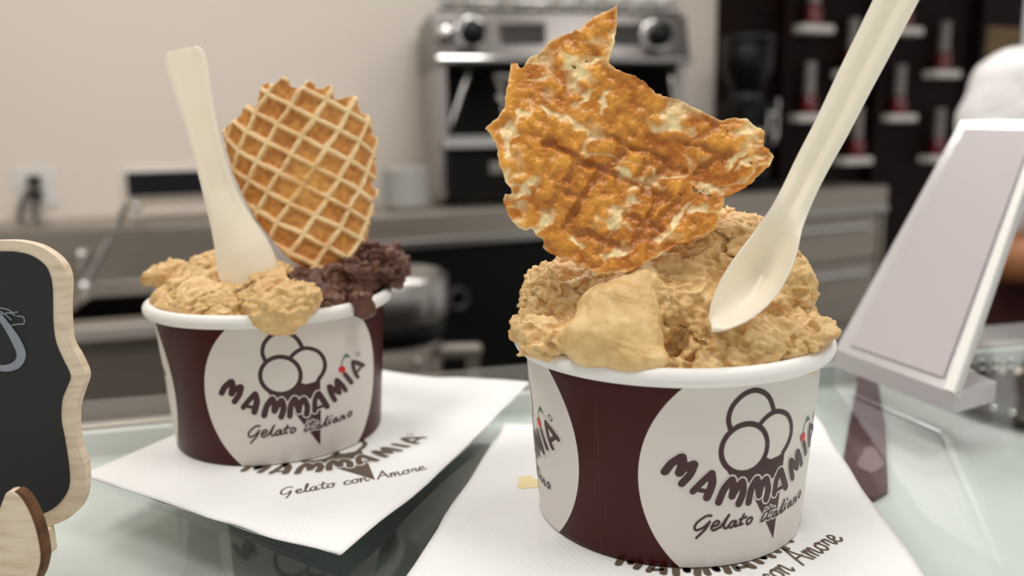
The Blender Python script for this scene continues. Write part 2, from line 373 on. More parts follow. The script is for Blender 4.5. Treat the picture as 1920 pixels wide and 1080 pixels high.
for i, (x, y, lab) in enumerate([(-1.0, 1.35, 'unseen square white ceiling light panel added above the sink'), (.15, 1.75, 'unseen square white ceiling light panel added in front of the espresso machine'), (1.1, 1.35, 'unseen square white ceiling light panel added above the server'), (-.55, -.05, 'square white ceiling light panel above the chalkboard end of the counter'), (.75, -.05, 'square white ceiling light panel above the sign holder end of the counter')]):  # rear three are out of view, added to brighten the back wall
    t = Thing('ceiling_light', lab, 'lamp', (x, y, 2.7), group='ceiling light panels')
    t.part('lamp_diffuser', box((x, y, 2.692), (.56, .56, .012)), 'lamp')
    t.part('lamp_frame', merge(*[box((x+dx, y+dy, 2.69), (sx, sy, .02)) for dx, dy, sx, sy in ((.29, 0, .02, .6), (-.29, 0, .02, .6), (0, .29, .56, .02), (0, -.29, .56, .02))]), 'white')
# ================================================================== COUNTER
cd0 = np.array([math.cos(.2237), math.sin(.2237), 0]); cn0 = np.array([-math.sin(.2237), math.cos(.2237), 0]); cb = np.array([0, .4005, Z0])
ct = Thing('display_counter', 'glass topped display counter carrying the cups and napkins', 'counter', tuple(cb-cn0*.35-np.array([0, 0, Z0])))
def cbox(s0, s1, b0, b1, z0, z1, bev=0):
    c = cb+cd0*(s0+s1)/2+cn0*(b0+b1)/2; return box((c[0], c[1], (z0+z1)/2), (s1-s0, abs(b1-b0), z1-z0), bev, 2, .2237)
ct.part('glass_top', cbox(-1.3, 1.5, -.72, 0, Z0-.011, Z0-.001), 'glass_top')
LZ = Z0-.022
ct.part('case_liner', merge(cbox(-1.26, 1.46, -.69, -.012, LZ-.006, LZ), cbox(-1.26, 1.46, -.018, -.012, LZ, Z0-.0115), cbox(-1.26, 1.46, -.69, -.684, LZ, Z0-.0115), cbox(-1.26, -1.254, -.684, -.018, LZ, Z0-.0115), cbox(1.454, 1.46, -.684, -.018, LZ, Z0-.0115)), 'liner')
ct.part('case_body', cbox(-1.28, 1.48, -.70, -.01, .10, LZ-.0065), 'case')
ct.part('plinth', cbox(-1.25, 1.45, -.64, -.06, 0, .1), 'black')
ct.part('back_rail', cbox(-1.3, 1.5, .001, .010, Z0-.06, Z0-.014, .002), 'steel')
mt = Thing('dark_sheet', 'dark grey sheet under the counter glass between the two napkins', 'mat', tuple(on_z(760, 1000, LZ)))
mt.part('mat', prism([on_z(x, y, LZ+.0004) for x, y in ((425, 960), (452, 1190), (900, 1230), (1000, 1000), (960, 840), (700, 830))], (0, 0, .0015)), 'darksheet')  # flat dark sheet put in for the dark patch between the napkins
# maroon cone sleeve lying under the glass
cs = Thing('cone_sleeve', 'flat maroon paper cone sleeve lying under the counter glass', 'paper sleeve', tuple(on_z(1622, 830, LZ)))
cs.part('sleeve', prism([on_z(x, y, LZ+.0005) for x, y in ((1614, 688), (1640, 690), (1658, 800), (1664, 925), (1640, 940), (1590, 938), (1573, 922), (1592, 800))], (0, 0, .002)), 'sleeve')
cs.part('white_print', prism([on_z(1632+22*math.cos(a)*(1+.3*math.sin(3*a)), 862+24*math.sin(a), LZ+.0026) for a in np.linspace(0, 2*math.pi, 20, endpoint=False)], (0, 0, .0002)), 'sleeveprint')

# ================================================================== CUPS
def make_cup(c, name, label, offs):
    base = np.array([c[0], c[1], Z0]); t = Thing(name, label, 'cup', tuple(base))
    k = (CT-CR)/CZ
    t.part('cup_wall', lathe([(0, .004), (CR-.002, .004), (CR-.0012, .0008), (CR-.0004, 0), (CR, .0006)]+[(CR+k*z, z) for z in np.linspace(.002, .0540, 12)]+[(CT-.0006, .0545), (CT-.0012, .054), (CR-.0002, .006), (0, .0055)], 120), 'maroon', True, world=False)
    R0, r = .0452, .0024
    t.part('rim', lathe([(R0+r*math.cos(a)*.98, .0546+r*math.sin(a)*1.05) for a in np.linspace(0, 2*math.pi, 20, endpoint=False)], 128, closed=True), 'rim', True, world=False)
    def place(name, VF, lift, m):
        V, Fc = VF; return t.part(name, (cone_pt(*V, lift), Fc), m, False, world=False)
    for j in range(3):
        p0 = math.radians(offs+120*j)
        # white roundel clipped to the cup wall height
        nv, nu = 40, 36; V = []; Fc = []
        for a in range(nv+1):
            v = .0004+(.0532-.0004)*a/nv; hw = math.sqrt(max(.035**2-(v-.0262)**2, 0))/.042
            for b in range(nu+1): V.append((p0+hw*(2*b/nu-1), v))
        for a in range(nv):
            for b in range(nu): i = a*(nu+1)+b; Fc.append([i, i+1, i+nu+2, i+nu+1])
        V = np.array(V); t.part('roundel', (cone_pt(V[:, 0], V[:, 1], .00006), Fc), 'paper', True, world=False)
        for nm, key, lift, m in (('cone_emblem', 'emblem', .00011, 'ink'), ('lettering_outline', 'white', .00016, 'paper'), ('lettering', 'dark', .00021, 'ink'), ('script_lettering', 'script', .00021, 'ink'), ('cherry', 'cherry', .00026, 'red'), ('leaf', 'leaf', .00026, 'green')):
            V, Fc = merge2([([(a, b, 0) for a, b in v], f) for v, f in LOGO[key]]); V = np.array(V)[:, :2]; ph, vv = logo_uv(V)
            t.part(nm, (cone_pt(ph+p0, vv, lift), Fc), m, True, world=False)
    ps = math.radians(offs-63); t.part('seam', (np.vstack([cone_pt(np.array([ps+d]*20), np.linspace(.001, .053, 20), .0001) for d in (-.0008, .0008)]), [[i, i+1, 21+i, 20+i] for i in range(19)]), 'inkbrown', True, world=False)
    return t
make_cup(C2, 'gelato_cup', 'maroon and white paper cup holding light and chocolate gelato together', 27.7)
make_cup(C1, 'gelato_cup', 'maroon and white paper cup heaped with hazelnut gelato only', 26.1)

# ================================================================== GELATO
def gelato(name, label, c, prims, m, lo, hi, h=.0005, seed=1, smooth_i=(), k=.004, amp=1.0, spill=(), fdir=.3):
    o = np.array([c[0], c[1], Z0+.0546])
    rotm = lambda e: np.array(Matrix.Rotation(e[0], 3, 'X') @ Matrix.Rotation(e[1], 3, 'Y') @ Matrix.Rotation(e[2], 3, 'Z'))
    def base(P, which):
        d = None
        for i, q in enumerate(prims):
            if (i in spill) != bool(which): continue
            e = ell(P, q[0], q[1], rotm(q[2]) if len(q) > 2 else None); d = e if d is None else smin(d, e, k)
        return d
    def smask(P):
        if not smooth_i: return np.zeros(P.shape[:-1])
        s = None
        for i in smooth_i:
            q = prims[i]; e = ell(P, q[0], q[1], rotm(q[2]) if len(q) > 2 else None); s = e if s is None else np.minimum(s, e)
        r = None
        for i, q in enumerate(prims):
            if i in smooth_i: continue
            e = ell(P, q[0], q[1], rotm(q[2]) if len(q) > 2 else None); r = e if r is None else np.minimum(r, e)
        return np.clip((r-s)/.0025+.2, 0, 1)
    FM = np.array(Matrix.Rotation(fdir, 3, 'Y'))*np.array([.62, .85, 1.2])
    def fn(P):
        d = base(P, 0); near = np.abs(d) < .006
        if near.any():
            Q = P[near]; sm = 1-.92*smask(Q)
            wq = Q@FM; n = (vnoise(Q, 80, seed)-.5)*.0050+(vnoise(wq+vnoise(Q, 150, seed+3)[..., None]*.005, 240, seed+1)-.5)*.0040
            cr = np.clip(1-np.abs(vnoise(wq+vnoise(Q, 90, seed+4)[..., None]*.008, 130, seed+2)-.5)/.055, 0, 1)*.0022
            d[near] += (n+cr)*sm*amp
        rr = np.hypot(P[..., 0], P[..., 1]); d = np.maximum(d, rr-(.0418+.0045*np.clip((P[..., 2]-.0012)/.002, 0, 1)+1.*np.clip(P[..., 2]-.004, 0, 1)))
        if spill:
            e = base(P, 1); near = np.abs(e) < .004; Q = P[near]
            if near.any(): e[near] += ((vnoise(Q, 230, seed+12)-.5)*.0034+(vnoise(Q@FM, 420, seed+13)-.5)*.0022)*(1-.93*smask(Q))*amp
            d = smin(d, e, .0028)
        return d
    V, Q = nets(fn, lo, hi, h)
    N = vnormals(V, Q); sm = 1-.85*smask(V); W = V@FM+(vnoise(V, 200, seed+9)-.5)[:, None]*.005
    rid = 1-np.abs(2*vnoise(W, 430, seed+5)-1); pit = np.clip(vnoise(V@FM, 700, seed+11)-.68, 0, 1)
    tex = .5+.9*np.clip(vnoise(V, 110, seed+14)*1.6-.3, 0, 1)
    dsp = ((rid-.6)*.0021+(vnoise(W, 850, seed+6)-.5)*.0015)*tex-pit*.0034+(vnoise(V, 1500, seed+7)-.5)*.0007
    below = (V[:, 2] < .0035) & (np.hypot(V[:, 0], V[:, 1]) > .040)
    V = V+N*(dsp*sm*amp*np.where(below, .35, 1))[:, None]
    # keep gelato that is below the rim inside the cup
    return tag(link_mesh(name, V+o, Q, m, None, tuple(o), True), label, 'gelato')
def gl_px(c, x, y, yl):                 # pixel at a depth yl from the cup axis -> gelato-local point
    p = on_y(x, y, c[1]+yl); return (p[0]-c[0], yl, p[2]-Z0-.0546)
q1 = lambda x, y, yl: gl_px(C1, x, y, yl)
G1 = [((0, 0, -.004), (.0425, .0425, .0095)), ((.0105, .0045, .011), (.0305, .031, .0275)), ((-.022, .004, .010), (.022, .027, .0135)), ((-.008, -.004, .013), (.024, .025, .017)),
      ((.018, -.026, .002), (.020, .014, .010)), ((.0335, .004, .012), (.0095, .016, .0145)), ((-.032, -.004, .012), (.0125, .016, .0105)), ((.030, -.018, .0035), (.012, .014, .0055)), ((-.030, -.020, .0040), (.012, .012, .0075)),
      (q1(1192, 545, -.0235), (.0070, .0060, .0080), (.55, .25, 0)), (q1(1160, 590, -.0285), (.0115, .0072, .0100), (.55, .35, 0)), (q1(1130, 640, -.0350), (.0112, .0066, .0082), (.35, .3, .15)), (q1(1180, 640, -.0350), (.0085, .0066, .0085), (.3, 0, 0)), (q1(1203, 675, -.0405), (.0070, .0042, .0034)),
      (q1(1538, 636, -.014), (.0038, .0040, .0052)), (q1(1503, 668, -.0285), (.0048, .0040, .0050)), (q1(990, 622, -.008), (.0046, .0066, .0048)), (q1(1020, 640, -.0255), (.0070, .0055, .0058))]
gelato('hazelnut_gelato', 'tall heap of light brown hazelnut gelato with smooth spatula fold', C1, G1, 'hazel', (-.052, -.052, -.016), (.054, .05, .048), .00048, 3, (9, 10, 11, 12, 13, 14, 15), .0045, 1.0, (9, 10, 11, 12, 13, 14, 15, 16, 17))
q2 = lambda x, y, yl: gl_px(C2, x, y, yl)
G2 = [((-.008, -.002, -.004), (.036, .0425, .0095)), ((-.014, -.004, .001), (.029, .032, .0135)), ((-.020, -.001, .008), (.013, .015, .0105)), ((.000, -.012, .0085), (.0125, .011, .0085)),
      ((.010, -.030, .003), (.0125, .0110, .0075)), ((-.034, .002, .0065), (.008, .010, .007)), ((.010, -.022, .006), (.010, .012, .008)),
      (q2(528, 585, -.044), (.0098, .0050, .0072)), (q2(500, 575, -.0425), (.0065, .0045, .0045)), (q2(308, 512, 0.), (.0085, .008, .0036), (0, -.3, 0)), (q2(560, 560, -.039), (.0075, .0065, .0060))]
gelato('hazelnut_gelato', 'low mound of light gelato sharing its cup with chocolate gelato', C2, G2, 'hazel', (-.052, -.054, -.02), (.034, .046, .028), .0006, 5, (), .004, .85, (7, 8, 9, 10), -.3)
G3 = [((.023, .004, -.002), (.0185, .030, .0150)), ((.031, .006, .0085), (.0135, .020, .0130)), ((.020, -.014, .003), (.0135, .014, .009)), ((.026, -.024, .001), (.011, .010, .007)),
      (q2(738, 500, .008), (.0050, .012, .0090)), (q2(676, 570, -.026), (.0042, .0040, .0050))]
gelato('chocolate_gelato', 'dark brown chocolate gelato clinging to the cup rim', C2, G3, 'choc', (-.002, -.046, -.022), (.056, .046, .030), .0006, 8, (), .0035, 1.1, (4, 5), .5)

# ================================================================== WAFERS
def in_poly(X, Y, P):
    ins = np.zeros(X.shape, bool); n = len(P)
    for i in range(n):
        x0, y0 = P[i]; x1, y1 = P[(i+1) % n]
        if y0 == y1: continue
        c = ((y0 > Y) != (y1 > Y)) & (X < (x1-x0)*(Y-y0)/(y1-y0)+x0); ins ^= c
    return ins
def wafer(name, label, outline, org, sc, depth, hfun, th, step, jag, holes=()):
    P = np.array(outline, float); Q = []
    for i in range(len(P)):
        a, b = P[i], P[(i+1) % len(P)]; n = max(2, int(np.linalg.norm(b-a)/6))
        for t in np.arange(n)/n: Q.append(a*(1-t)+b*t)
    Q = np.array(Q); q3 = np.c_[Q, np.zeros(len(Q))]
    Q = Q+np.c_[(vnoise(q3, .05, 3)-.5)+.6*(vnoise(q3, .15, 5)-.5), (vnoise(q3, .05, 4)-.5)+.6*(vnoise(q3, .15, 6)-.5)]*jag*2
    x0, y0 = Q.min(0)-step; x1, y1 = Q.max(0)+step
    gx = np.arange(x0, x1, step); gy = np.arange(y0, y1, step); X, Y = np.meshgrid(gx, gy, indexing='ij')
    cen = in_poly(X[:-1, :-1]+step/2, Y[:-1, :-1]+step/2, Q)
    for hx, hy, ra, rb, an in holes:
        dx = X[:-1, :-1]+step/2-hx; dy = Y[:-1, :-1]+step/2-hy; u = dx*math.cos(an)+dy*math.sin(an); v = -dx*math.sin(an)+dy*math.cos(an)
        cen &= ~((u/ra)**2+(v/rb)**2 < 1)
    used = np.zeros(X.shape, int)
    for a in (0, 1):
        for b in (0, 1): used[a:X.shape[0]-1+a, b:X.shape[1]-1+b] += cen
    vid = np.full(X.shape, -1); m = used > 0; vid[m] = np.arange(m.sum()); px = np.c_[X[m], Y[m]]; bd = used[m] < 4
    B = px[bd]; a = Q; d = np.roll(Q, -1, 0)-Q; best = np.full(len(B), 1e9); bp = B.copy()
    for i in range(len(Q)):
        t = np.clip(((B-a[i])@d[i])/(d[i]@d[i]+1e-9), 0, 1); p = a[i]+t[:, None]*d[i]; dd = np.linalg.norm(B-p, axis=1); k = dd < best; best[k] = dd[k]; bp[k] = p[k]
    near = best < step*1.3; B[near] = bp[near]; px[bd] = B
    fx = org[0]+px[:, 0]/sc; fy = org[1]+px[:, 1]/sc
    S = on_y_arr(fx, fy, depth(px[:, 0], px[:, 1])); e = .8
    Sx = on_y_arr(fx+e/sc, fy, depth(px[:, 0]+e, px[:, 1])); Sy = on_y_arr(fx, fy+e/sc, depth(px[:, 0], px[:, 1]+e))
    N = np.cross(Sx-S, Sy-S); N /= np.linalg.norm(N, axis=1, keepdims=True); N *= -np.sign(np.sum(N*(S-CAM), 1))[:, None]
    # distance to the torn edge thins the sheet
    allb = np.full(len(px), 1e9)
    for i in range(0, len(Q)): allb = np.minimum(allb, (px[:, 0]-Q[i][0])**2+(px[:, 1]-Q[i][1])**2)
    edge = np.clip(np.sqrt(allb)/14, 0, 1)
    h, col = hfun(px[:, 0], px[:, 1], edge)
    Fr = S+N*(h*(.35+.65*edge))[:, None]; Bk = S-N*(th*(.45+.55*edge)-.4*h)[:, None]
    V = np.vstack([Fr, Bk]); n = len(px); c = np.argwhere(cen)
    q = np.stack([vid[c[:, 0], c[:, 1]], vid[c[:, 0]+1, c[:, 1]], vid[c[:, 0]+1, c[:, 1]+1], vid[c[:, 0], c[:, 1]+1]], 1)
    faces = [q[:, ::-1], q+n]
    pad = np.pad(cen, 1)
    for dx, dy, ca, cb2 in ((-1, 0, (0, 0), (0, 1)), (1, 0, (1, 1), (1, 0)), (0, -1, (1, 0), (0, 0)), (0, 1, (0, 1), (1, 1))):
        nb = pad[1+dx:1+dx+cen.shape[0], 1+dy:1+dy+cen.shape[1]]; e2 = np.argwhere(cen & ~nb)
        A = vid[e2[:, 0]+ca[0], e2[:, 1]+ca[1]]; Bq = vid[e2[:, 0]+cb2[0], e2[:, 1]+cb2[1]]; faces.append(np.stack([A, Bq, Bq+n, A+n], 1)[:, ::-1])
    Fc = np.vstack(faces); loc = S[np.argmax(fy)]
    o = link_mesh(name, V, Fc, 'wafer', None, tuple(loc), True, np.vstack([col, col]))
    bm = bmesh.new(); bm.from_mesh(o.data); bmesh.ops.recalc_face_normals(bm, faces=bm.faces[:]); bm.to_mesh(o.data); bm.free()
    return tag(o, label, 'wafer')
L3 = lambda r, g, b: np.array(srgb(r, g, b)[:3])
def grid_lines(x, y, n, off, sp): 
    v = (x*n[0]+y*n[1]-off)/sp; return np.abs(v-np.round(v))*sp
OUT_R = [(575, 22), (530, 45), (470, 75), (430, 115), (400, 128), (350, 140), (300, 165), (285, 195), (255, 210), (225, 235), (200, 270), (185, 245), (165, 245), (155, 280), (150, 330), (140, 375), (135, 420), (110, 455), (80, 480), (60, 500), (80, 515), (95, 550), (108, 580), (115, 640), (130, 665), (135, 705), (165, 735), (168, 752), (135, 755), (133, 785), (140, 820), (155, 845), (190, 885), (215, 895), (240, 890), (260, 915), (285, 930), (290, 965), (320, 990), (380, 1010), (430, 1035), (500, 1070), (620, 1060), (720, 1010), (800, 960), (880, 930), (965, 890), (985, 810), (1000, 765), (1050, 745), (1100, 710), (1130, 680), (1165, 650), (1185, 610), (1170, 580), (1145, 570), (1150, 510), (1120, 490), (1075, 460), (1030, 458), (980, 470), (930, 445), (880, 425), (835, 395), (780, 380), (730, 365), (700, 335), (650, 295), (600, 280), (560, 265), (540, 245), (545, 210), (565, 180), (570, 130), (575, 80)]
PALE_R = [(430, 290, 45, 60, .6), (390, 250, 60, 25, .6), (555, 190, 14, 60, .2), (500, 250, 50, 12, -.6), (165, 510, 25, 60, .5), (205, 450, 60, 12, -1.0), (130, 590, 20, 60, .3), (140, 690, 20, 50, 0), (230, 730, 60, 22, -.6), (290, 850, 50, 26, -.5), (250, 890, 40, 20, 0), (780, 490, 75, 26, .25), (820, 420, 60, 14, -.6), (1040, 620, 60, 16, -.6), (1090, 520, 50, 26, .5), (1100, 640, 50, 14, -.5), (940, 740, 70, 22, .2), (900, 820, 40, 18, -.5), (800, 850, 80, 16, -.7), (620, 690, 50, 18, .4), (660, 750, 60, 16, -.4), (560, 830, 60, 30, -.5), (330, 450, 70, 14, .6), (420, 480, 60, 14, .3), (520, 400, 50, 9, -1.0), (450, 380, 40, 12, -.5), (760, 900, 60, 12, -.8), (400, 940, 50, 12, .2), (560, 990, 60, 14, -.3)]
GROOVES = [([(300, 545), (420, 620), (540, 670), (660, 720), (770, 765)], 1.), ([(545, 535), (640, 575), (740, 610), (830, 665)], 1.), ([(880, 560), (930, 590), (990, 610)], .8), ([(340, 740), (450, 775)], .7), ([(370, 885), (480, 920), (620, 965)], .9), ([(610, 835), (680, 860), (745, 885)], .9),
           ([(600, 580), (540, 670)], .9), ([(420, 625), (380, 710)], .9), ([(500, 680), (440, 770), (390, 860)], .9), ([(350, 740), (300, 830)], .6), ([(690, 620), (640, 700)], .7), ([(770, 640), (690, 720)], .8), ([(740, 760), (690, 850), (630, 960)], .9), ([(560, 900), (500, 990)], .6), ([(950, 490), (850, 560)], .7), ([(1010, 590), (890, 670)], .7), ([(830, 740), (750, 850), (710, 950)], .6), ([(580, 360), (640, 420), (700, 440)], .4), ([(440, 160), (480, 210)], .3)]
def h_right(x, y, edge):
    q = np.c_[x, y, 0*x]; n1 = vnoise(q, .012, 1); n2 = vnoise(q, .035, 2); n3 = vnoise(q, .1, 3)
    g = np.zeros(len(x)); xw = x+(vnoise(q, .022, 8)-.5)*30+(vnoise(q, .08, 48)-.5)*9; yw = y+(vnoise(q, .022, 9)-.5)*30+(vnoise(q, .08, 49)-.5)*9
    for seg, st in GROOVES:
        for a, b in zip(seg[:-1], seg[1:]):
            a = np.array(a, float); b = np.array(b, float); d = b-a; t = np.clip(((xw-a[0])*d[0]+(yw-a[1])*d[1])/(d@d), 0, 1)
            g = np.maximum(g, st*np.clip(1.6-np.hypot(xw-a[0]-t*d[0], yw-a[1]-t*d[1])/15, 0, 1))
    ga = grid_lines(xw, yw, (-.45, .893), 349, 117); gb = grid_lines(xw, yw, (.84, .543), 812, 101)
    fg = .34*np.clip(1.6-np.minimum(ga, gb)/15, 0, 1)*np.clip(1.5-np.hypot((x-600)/420, (y-680)/330), 0, 1)*np.clip(2.6*n1-.5, 0, 1)
    g = np.maximum(np.clip(g, 0, 1)*(.66+.55*vnoise(q, .02, 44)), fg)
    pale = np.zeros(len(x)); xp = x+(vnoise(q, .016, 61)-.5)*60+(vnoise(q, .05, 63)-.5)*26; yp = y+(vnoise(q, .016, 62)-.5)*60+(vnoise(q, .05, 64)-.5)*26
    for cx, cy, a, b, an in PALE_R:
        u = (xp-cx)*math.cos(an)+(yp-cy)*math.sin(an); v = -(xp-cx)*math.sin(an)+(yp-cy)*math.cos(an)
        pale = np.maximum(pale, np.clip(1.35-.95*np.sqrt((u/a)**2+(v/b)**2)-1.1*(n2-.5), 0, 1))
    str_ = np.clip((1-np.abs(2*vnoise(np.c_[x*.6, y*1.3, 0*x], .018, 21)-1)-.80)*5, 0, 1)*np.clip(2.2*(vnoise(q, .010, 23)-.45), 0, 1)
    pale = np.clip(np.maximum(pale, .85*str_)+.5*(1-edge)*(n1 > .4), 0, 1)*(1-.7*g)
    pale = np.clip(np.clip((pale-.12)*1.45, 0, 1)*(.85+.4*(n3-.3)), 0, 1)
    h = -.0009*g+.0016*(n1-.5)+.0014*(n2-.5)+.0003*(n3-.5)-.0004*pale
    t = np.clip(.46+.9*(n2-.5)+1.1*(n1-.5)+.35*(n3-.5)+.8*np.clip(vnoise(q, .16, 41)-.72, 0, 1), 0, 1)[:, None]
    c = L3(178, 100, 14)*(1-t)+L3(234, 164, 62)*t
    c = c*(1-.85*g[:, None])+L3(150, 82, 16)*.85*g[:, None]
    c = c*(1-.9*pale[:, None])+L3(252, 232, 178)*.9*pale[:, None]
    return h, c
wafer('waffle_wafer', 'jagged thin caramel brown waffle shard standing in hazelnut gelato', OUT_R, (880, 0), 2.0767,
      lambda x, y: .2085+(1000-y)*.0000155+.0000000075*(x-560)**2+.0016*np.sin(x/150)*np.sin(y/170+1), h_right, .0017, 3.4, 5,
      [(405, 258, 13, 6, .3), (455, 238, 7, 5, 0), (882, 742, 10, 8, 0), (900, 752, 7, 5, .4), (872, 730, 6, 5, 0), (935, 760, 8, 4, .6), (915, 740, 5, 4, 0), (985, 628, 6, 4, 0), (1000, 600, 5, 4, 0), (1095, 635, 7, 4, .5), (820, 757, 8, 4, .2), (1005, 510, 6, 3, .5)])
OUT_L = [(315, 285), (345, 272), (385, 278), (412, 258), (440, 232), (462, 255), (462, 288), (500, 300), (535, 290), (545, 268), (570, 258), (600, 275), (605, 300), (645, 300), (658, 282), (690, 285), (696, 320), (706, 360), (725, 358), (765, 345), (795, 338), (825, 350), (830, 390), (845, 430), (880, 445), (905, 480), (905, 530), (905, 548), (928, 565), (932, 610), (918, 660), (915, 690), (930, 725), (925, 775), (905, 800), (908, 825), (936, 845), (930, 880), (895, 905), (912, 930), (915, 970), (890, 1000), (885, 1060), (870, 1110), (840, 1165), (780, 1215), (720, 1240), (680, 1275), (620, 1290), (560, 1275), (500, 1240), (440, 1190), (380, 1120), (330, 1060), (280, 990), (240, 920), (205, 850), (170, 770), (145, 690), (120, 600), (105, 540), (140, 490), (180, 465), (205, 440), (215, 410), (245, 388), (275, 400), (295, 380), (300, 340)]
def h_left(x, y, edge):
    q = np.c_[x, y, 0*x]; n1 = vnoise(q, .010, 31); n2 = vnoise(q, .04, 32); n3 = vnoise(q, .09, 33)
    # the disc bends away at its sides, so the ribs crowd together there
    xx = 540+330*np.arcsin(np.clip((x-540)/425, -.99, .99)); wob = (vnoise(q, .01, 35)-.5)*14
    yy = y+.00012*(x-540)**2*np.sign(x-540)
    a = (-.56*(xx-485)+.83*(yy-395)+wob)/108.; b = (.89*(xx-485)+.45*(yy-395)-wob)/118.
    ga = np.abs(a-np.round(a))*108; gb = np.abs(b-np.round(b))*118
    r = np.maximum(np.clip(1.5-ga/13, 0, 1), np.clip(1.5-gb/13, 0, 1)); blob = np.clip(1.4-np.hypot((x-560)/125, (y-800)/130), 0, 1)
    r2 = r*(1-.6*blob); h = .0016*r2*r2*(3-2*r2)+.0005*(n2-.5)+.0006*blob
    t = np.clip(.5+1.1*(n2-.5)+.9*(n1-.5)-.3*(blob-.3), 0, 1)[:, None]
    c = L3(188, 118, 44)*(1-t)+L3(214, 152, 76)*t
    c = c*(1-.6*blob[:, None])+L3(218, 166, 84)*.6*blob[:, None]
    pal = np.clip(1.15*r-.1+.5*(n3-.5), 0, 1)*(.62+.38*np.clip(2.2*n1-.4, 0, 1))*(1-.75*blob); pal = np.maximum(pal, .8*np.clip(1-edge*1.2, 0, 1)*(x > 500))
    c = c*(1-.9*pal[:, None])+L3(246, 222, 172)*.9*pal[:, None]
    return h, c
wafer('waffle_wafer', 'round scalloped waffle wafer with pale raised lattice between two gelatos', OUT_L, (380, 60), 2.843,
      lambda x, y: .2985+(1100-y)*.0000110+.0000000900*np.maximum(x-480, 0)**2+.00000004*np.maximum(480-x, 0)**2, h_left, .0018, 4.0, 2)

# ================================================================== SPOONS
def spoon(name, label, path, depth, prof, th, base):
    P = np.array(path, float); C = catmull(P, 8); C = C[np.r_[True, np.linalg.norm(np.diff(C[:, :2], axis=0), axis=1) > 1e-6]]
    T = np.gradient(C[:, :2], axis=0); T /= np.linalg.norm(T, axis=1, keepdims=True); N = np.stack([-T[:, 1], T[:, 0]], 1)
    s = np.r_[0, np.cumsum(np.linalg.norm(np.diff(C[:, :2], axis=0), axis=1))]; s /= s[-1]
    A = np.sin(np.linspace(-1, 1, 25)*math.pi/2); X = C[:, None, 0]+N[:, None, 0]*A[None]*C[:, None, 2]/2; Y = C[:, None, 1]+N[:, None, 1]*A[None]*C[:, None, 2]/2
    D = depth(s)[:, None]+prof(s[:, None], A[None]); G = on_y_arr(X, Y, D)
    edge = np.clip((1-np.abs(A))*5, .35, 1)[None]*np.ones((len(s), 1))
    o = link_mesh(name, *sheet(G, th*edge), 'spoon', None, tuple(G[-1, 12]), True); 
    bm = bmesh.new(); bm.from_mesh(o.data); bmesh.ops.recalc_face_normals(bm, faces=bm.faces[:]); bm.to_mesh(o.data); bm.free()
    return tag(o, label, 'spoon')
def prof_r(s, A):
    bowl = np.clip((s-.62)/.12, 0, 1); bowl = bowl*bowl*(3-2*bowl)
    handle = -.0006*np.exp(-((np.abs(A)-.55)/.30)**2)+.0005*np.exp(-((A-.02)/.16)**2)
    dip = .0085*(1-A*A)*np.clip((s-.66)/.16, 0, 1)*np.clip((1.03-s)/.25, 0, 1)
    return handle*(1-bowl)+dip*bowl+.0026*bowl*A
spoon('gelato_spoon', 'long ivory plastic spoon with grooved handle leaning in hazelnut gelato', [(1705, -50, 79), (1650, 60, 75), (1604, 150, 71), (1562, 235, 67), (1522, 310, 64), (1492, 372, 64), (1467, 425, 74), (1442, 478, 92), (1412, 525, 99), (1382, 562, 86), (1356, 590, 58), (1340, 604, 30), (1333, 611, 4)],
      lambda s: .2020-.0070*np.clip((s-.55)/.45, 0, 1)+.0015*np.clip((s-.8)/.2, 0, 1)+.006*(1-s), prof_r, .0014, None)
def prof_l(s, A):
    b = np.clip((s-.55)/.25, 0, 1); return -.0004*np.exp(-((np.abs(A)-.8)/.18)**2)*(1-b)-.0035*(1-A*A)*b
spoon('gelato_spoon', 'ivory plastic spoon with plain flat handle in the two gelato cup', [(344, 91, 52), (345, 96, 66), (347, 106, 75), (351, 125, 78), (359, 160, 72), (372, 215, 62), (387, 275, 57), (402, 330, 58), (418, 380, 66), (436, 425, 82), (454, 470, 104), (466, 510, 112), (474, 545, 90), (478, 565, 40)],
      lambda s: .2915-.004*s+.004*(1-s), prof_l, .0015, None)

